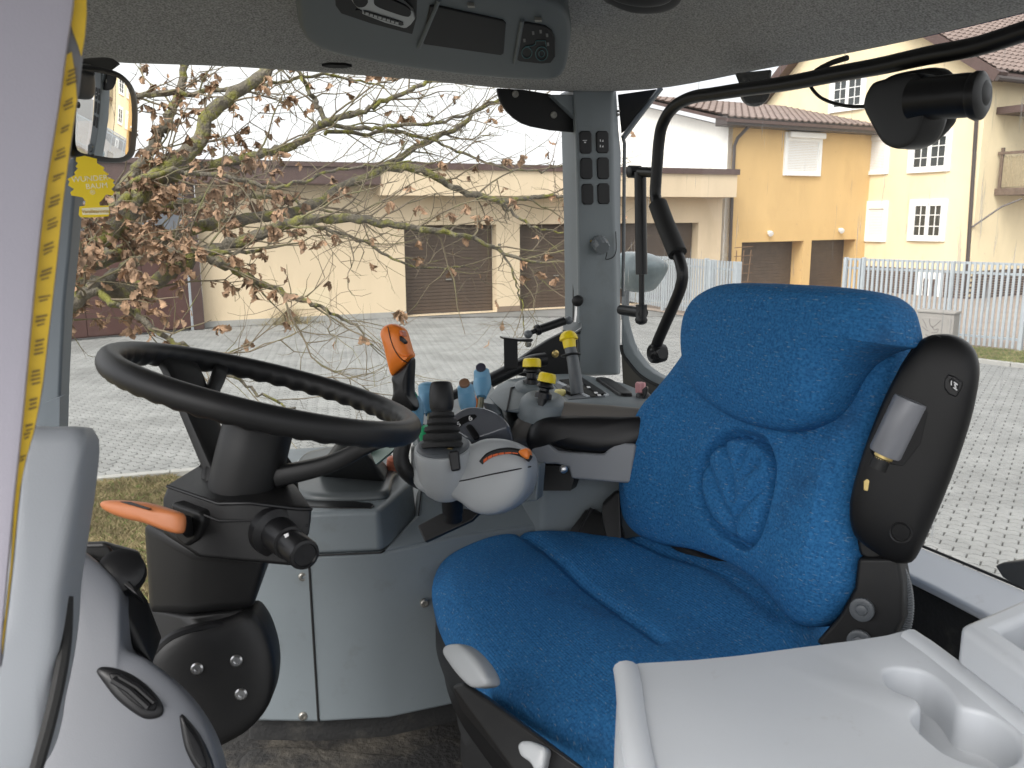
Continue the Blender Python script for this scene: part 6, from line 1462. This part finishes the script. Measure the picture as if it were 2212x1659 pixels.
kv = [bm.verts.new(p) for p in K3]; ke = [bm.edges.new((kv[i], kv[(i+1) % len(kv)])) for i in range(len(kv))]
bmesh.ops.triangle_fill(bm, use_beauty=True, edges=oe+ke)
kc = {}
prev = kv
lcen = [Vector((0, 0, 0))]*len(kv)
# inward normals of the cup edge for a rounded lip
def inset(k, d):
    a, b = K3[(k-1) % len(K3)], K3[(k+1) % len(K3)]; t = (b-a).normalized(); nrm = Vector((-t.y, t.x, 0))
    return nrm*d*csign
area = sum(K3[i].x*K3[(i+1) % len(K3)].y-K3[(i+1) % len(K3)].x*K3[i].y for i in range(len(K3)))
csign = 1 if area > 0 else -1
for d_, dz__ in ((.0015, -.0006), (.003, -.002), (.0042, -.005), (.0048, -.03), (.006, -.043), (.010, -.046)):
    cur = [bm.verts.new(K3[i]+inset(i, d_)+ZV*dz__) for i in range(len(K3))]
    for i in range(len(cur)): bm.faces.new([prev[i], prev[(i+1) % len(cur)], cur[(i+1) % len(cur)], cur[i]])
    prev = cur
fe = [bm.edges.get((prev[i], prev[(i+1) % len(prev)])) for i in range(len(prev))]
bmesh.ops.triangle_fill(bm, use_beauty=True, edges=fe)
pv = ov
oc_ = sum(O3, Vector())/len(O3)
for s, dz__ in ((1.006, -.002), (1.012, -.006), (1.015, -.012), (1.02, -.10), (1.02, -.42)):
    cur = []
    for p in O3: q = oc_+(p-oc_)*s; q.z = tz+dz__; cur.append(bm.verts.new(q))
    for i in range(len(cur)): bm.faces.new([pv[i], pv[(i+1) % len(cur)], cur[(i+1) % len(cur)], cur[i]])
    pv = cur
bm.verts.index_update(); vs = [v.co.copy() for v in bm.verts]; fs = [[v.index for v in f.verts] for f in bm.faces]; bm.free()
mk('table_top', vs, fs, GREYL, side_t, angle=42)
def ridge(name, pts, w, h): 
    p3 = [Z(x, y, tz) for x, y in pts]; sp = spline(p3, 40, closed=False)
    v, f = tube_data(sp, w, 12, flat=h/w); return mk(name, v, f, GREYL, side_t)
ridge('edge_ridge', [(1352, 1446), (1358, 1480), (1364, 1540), (1376, 1620), (1396, 1720)], .013, .010)
ridge('edge_ridge', [(1964, 1372), (2010, 1404), (2100, 1474), (2230, 1580), (2350, 1680)], .011, .007)
bx = thing('storage_bin', 'grey open storage bin at the right edge behind the cup holder table', 'storage bin', tuple(Z(2150, 1450, FZ)))
bzt = 2.345
A = Z(2071, 1347, bzt); Bf = Z(2150, 1314, bzt); N1 = Z(2220, 1452, bzt); 
vA = N1-A; vB = Bf-A
rimo = [A, A+vA*1.9, A+vA*1.9+vB*2.2, A+vB*2.2]
ri = .020
ua, ub = vA.normalized(), vB.normalized()
rimi = [A+ua*.03+ub*.035, A+vA*1.9-ua*.03+ub*.035, A+vA*1.9+vB*2.2-ua*.03-ub*.03, A+vB*2.2+ua*.03-ub*.03]
vs = [p for p in rimo]+[p for p in rimi]+[p-ZV*.09+(sum(rimi, Vector())/4-p)*.10*Vector((1, 1, 0)).length*0 for p in rimi]+[p-ZV*.3 for p in rimo]
fs = []
for i in range(4):
    j = (i+1) % 4
    fs += [[i, j, 4+j, 4+i], [4+i, 4+j, 8+j, 8+i], [i, 12+i, 12+j, j]]
fs += [[8, 9, 10, 11], [15, 14, 13, 12]]
mk('bin_shell', vs, fs, GREYL, bx, bevel=.010, seg=3)
sz = 2.19
slab('rear_sill', [(1905, 1142), (1974, 1174), (2090, 1222), (2211, 1273), (2400, 1352), (2400, 1440), (2211, 1362), (2132, 1328), (2020, 1270), (1910, 1216)], (Z(2050, 1240, sz), (ZV*1-BV*.35).normalized()), .02, GREYL, cab, bevel=.006)
slab('rear_trim_panel', [(1900, 1205), (2020, 1266), (2132, 1324), (2300, 1402), (2300, 1640), (1700, 1640), (1700, 1250)], (Z(2050, 1240, sz)+BV*.005-ZV*.01, -BV), .02, SKIRT, cab)
tube('sill_edge', [ONP(x, y, Z(2050, 1240, sz), (ZV*1-BV*.35).normalized()) for x, y in ((1974, 1172), (2090, 1220), (2211, 1271), (2390, 1346))], .0025, RUBBER, cab, seg=6)
wb_ = slab('folded_wiper', [(2148, 1222), (2165, 1215), (2230, 1208), (2240, 1275), (2200, 1270), (2165, 1248)], (BP(2190, 1240, RB+.03), -BV), .03, BLACK, None, bevel=.003)
tag(wb_, 'black folded wiper end outside the rear window at the right edge', 'wiper')
# cab floor
fl_pts = [BV*b+RV*r for b, r in ((-1.0, .25), (1.0, .25), (1.0, 1.95), (-1.0, 1.95))]
o = prism('cab_floor', [Vector((p.x, p.y, 0)) for p in fl_pts], FZ-.06, FZ, FLOORM, cab)
# fan of trodden mats on the floor
for k, pts in enumerate(([(520, 1640), (620, 1620), (900, 1640), (980, 1600), (1060, 1650), (1000, 1740), (560, 1760)],)):
    pillow('floor_mat', pts, (Vector((0, 0, FZ)), ZV), FLOORM, cab, front=.012, back=.002, p=5)
# lower body below the cab so that it does not hover
chs = thing('tractor_chassis', 'dark tractor body and axle carrying the cab', 'tractor body', (.2, 1.0, 0))
prism('axle_housing', [Vector((p.x, p.y, 0)) for p in [BV*b+RV*r for b, r in ((-1.6, .8), (.9, .8), (.9, 1.45), (-1.6, 1.45))]], .55, FZ-.065, BLACK, chs, bevel=.03)
def wheel(b, r, R_, w):
    c = BV*b+RV*r+ZV*R_
    t = lathe('wheel', c-RV*w/2, RV, [(0, R_*.55), (0, R_*.9), (w*.1, R_*.99), (w*.5, R_), (w*.9, R_*.99), (w, R_*.9), (w, R_*.55)], RUBBER, chs, seg=48)
    lathe('rim', c-RV*w*.4, RV, [(0, R_*.3), (0, R_*.54), (w*.8, R_*.54), (w*.8, R_*.3)], mat('wheel_rim_paint', (.6, .6, .55), .4), t, seg=32)
wheel(.55, 1.12-1.05, .0+.85, .46) if False else None

# ================================================================== MIRROR AND AIR FRESHENER
mr_ = thing('rear_view_mirror', 'black framed rear-view mirror reflecting the house and fence', 'mirror', tuple(P(225, 250, 1.15)))
mv = ray(225, 250).normalized(); tgt = Vector((math.sin(math.radians(33)), math.cos(math.radians(33)), -.03)).normalized()
mno = (-mv+tgt).normalized()
mno = (-mv+tgt); mno.normalize()
mpl = (P(225, 250, 1.15), mno)
mo = [(146, 310), (148, 322), (157, 337), (187, 347), (233, 352), (267, 350), (287, 337), (293, 300), (296, 250), (293, 207), (280, 177), (257, 157), (217, 144), (180, 140), (160, 142), (150, 200), (146, 260)]
mi = [(156, 300), (160, 322), (172, 330), (200, 335), (240, 340), (262, 336), (273, 322), (277, 285), (278, 240), (275, 205), (264, 182), (245, 167), (215, 158), (185, 154), (166, 156), (160, 200), (156, 260)]
pillow('mirror_housing', mo, mpl, BLACKS, mr_, front=.004, back=.035, p=5, q=3, n=70)
mg = [ONP(x, y, mpl[0]+mno*.0052, mno) for x, y in mi]
spg = spline(mg, 60); mc_ = sum(spg, Vector())/60; vs = []; fs = []; RC = .85
for s_ in [1-.0825*k for k in range(12)]:
    for p in spg: q = mc_+(p-mc_)*s_; vs.append(q+mno*(.0075-((q-mc_).length**2)/(2*RC)))
for i in range(11):
    for j in range(60): fs.append([i*60+j, i*60+(j+1) % 60, (i+1)*60+(j+1) % 60, (i+1)*60+j])
fs.append([11*60+j for j in range(60)])
mk('mirror_glass', vs, fs, MIRRORM, mr_)
pillow('mirror_clamp', [(158, 150), (180, 152), (198, 158), (200, 200), (192, 214), (172, 214), (158, 206)], (mpl[0]+mno*.012, mno), BLACKS, mr_, front=.006, back=.012, p=4)
hull('mirror_arm', [P(150, 128, 1.3), P(240, 122, 1.4), P(265, 140, 1.4), P(245, 155, 1.3), P(180, 150, 1.25), P(160, 130, 1.2)], BLACK, mr_, bevel=.006)
af = thing('air_freshener', 'yellow tree-shaped card air freshener hanging below the mirror', 'air freshener', tuple(P(205, 400, 1.10)))
fz_ = [(500, 1065), (515, 1080), (500, 1100), (515, 1115), (490, 1140), (498, 1155), (445, 1185), (460, 1200), (450, 1225), (472, 1240), (490, 1250), (465, 1272), (472, 1292), (510, 1298), (545, 1305), (565, 1330), (560, 1362), (525, 1365), (520, 1420), (530, 1436), (600, 1437), (715, 1430), (725, 1410), (718, 1360), (660, 1360), (655, 1340), (680, 1315), (700, 1285), (742, 1292), (756, 1270), (735, 1250), (758, 1225), (745, 1205), (755, 1190), (700, 1165), (718, 1150), (680, 1125), (690, 1108), (640, 1078), (640, 1050), (560, 1030), (505, 1040)]
fo_ = [(x*.3266, y*.3266) for x, y in fz_]
afn = (-FW*.9+Vector((.25, 0, 0))).normalized(); afp = (P(205, 400, 1.10), afn)
slab('card', fo_, afp, .0018, FRESH, af)
pu, pv_, pn_ = basis(afn)
fr2 = (afp[0]+afn*.0003, afn)
text('brand_text', 'WUNDER-', .0098, ONP(197, 386, *fr2), pu*1+pv_*.08, pv_, FRESHP, af)
text('brand_text', 'BAUM', .0098, ONP(209, 402, *fr2), pu*1+pv_*.08, pv_, FRESHP, af)
text('symbol', '®', .008, ONP(200, 416, *fr2), pu, pv_, FRESHP, af)
slab('label_field', [(177, 450), (235, 447), (235, 463), (178, 464)], fr2, .001, FRESHP, af)
text('scent_text', 'Vanillearoma', .0062, ONP(206, 456.5, fr2[0]+afn*.0012, afn), pu+pv_*.03, pv_, mat('scent_print', (.62, .42, .12), .6), af)
tube('hanging_string', [P(200, 350, 1.10), P(203, 335, 1.12)], .0012, BLACK, af, seg=6)
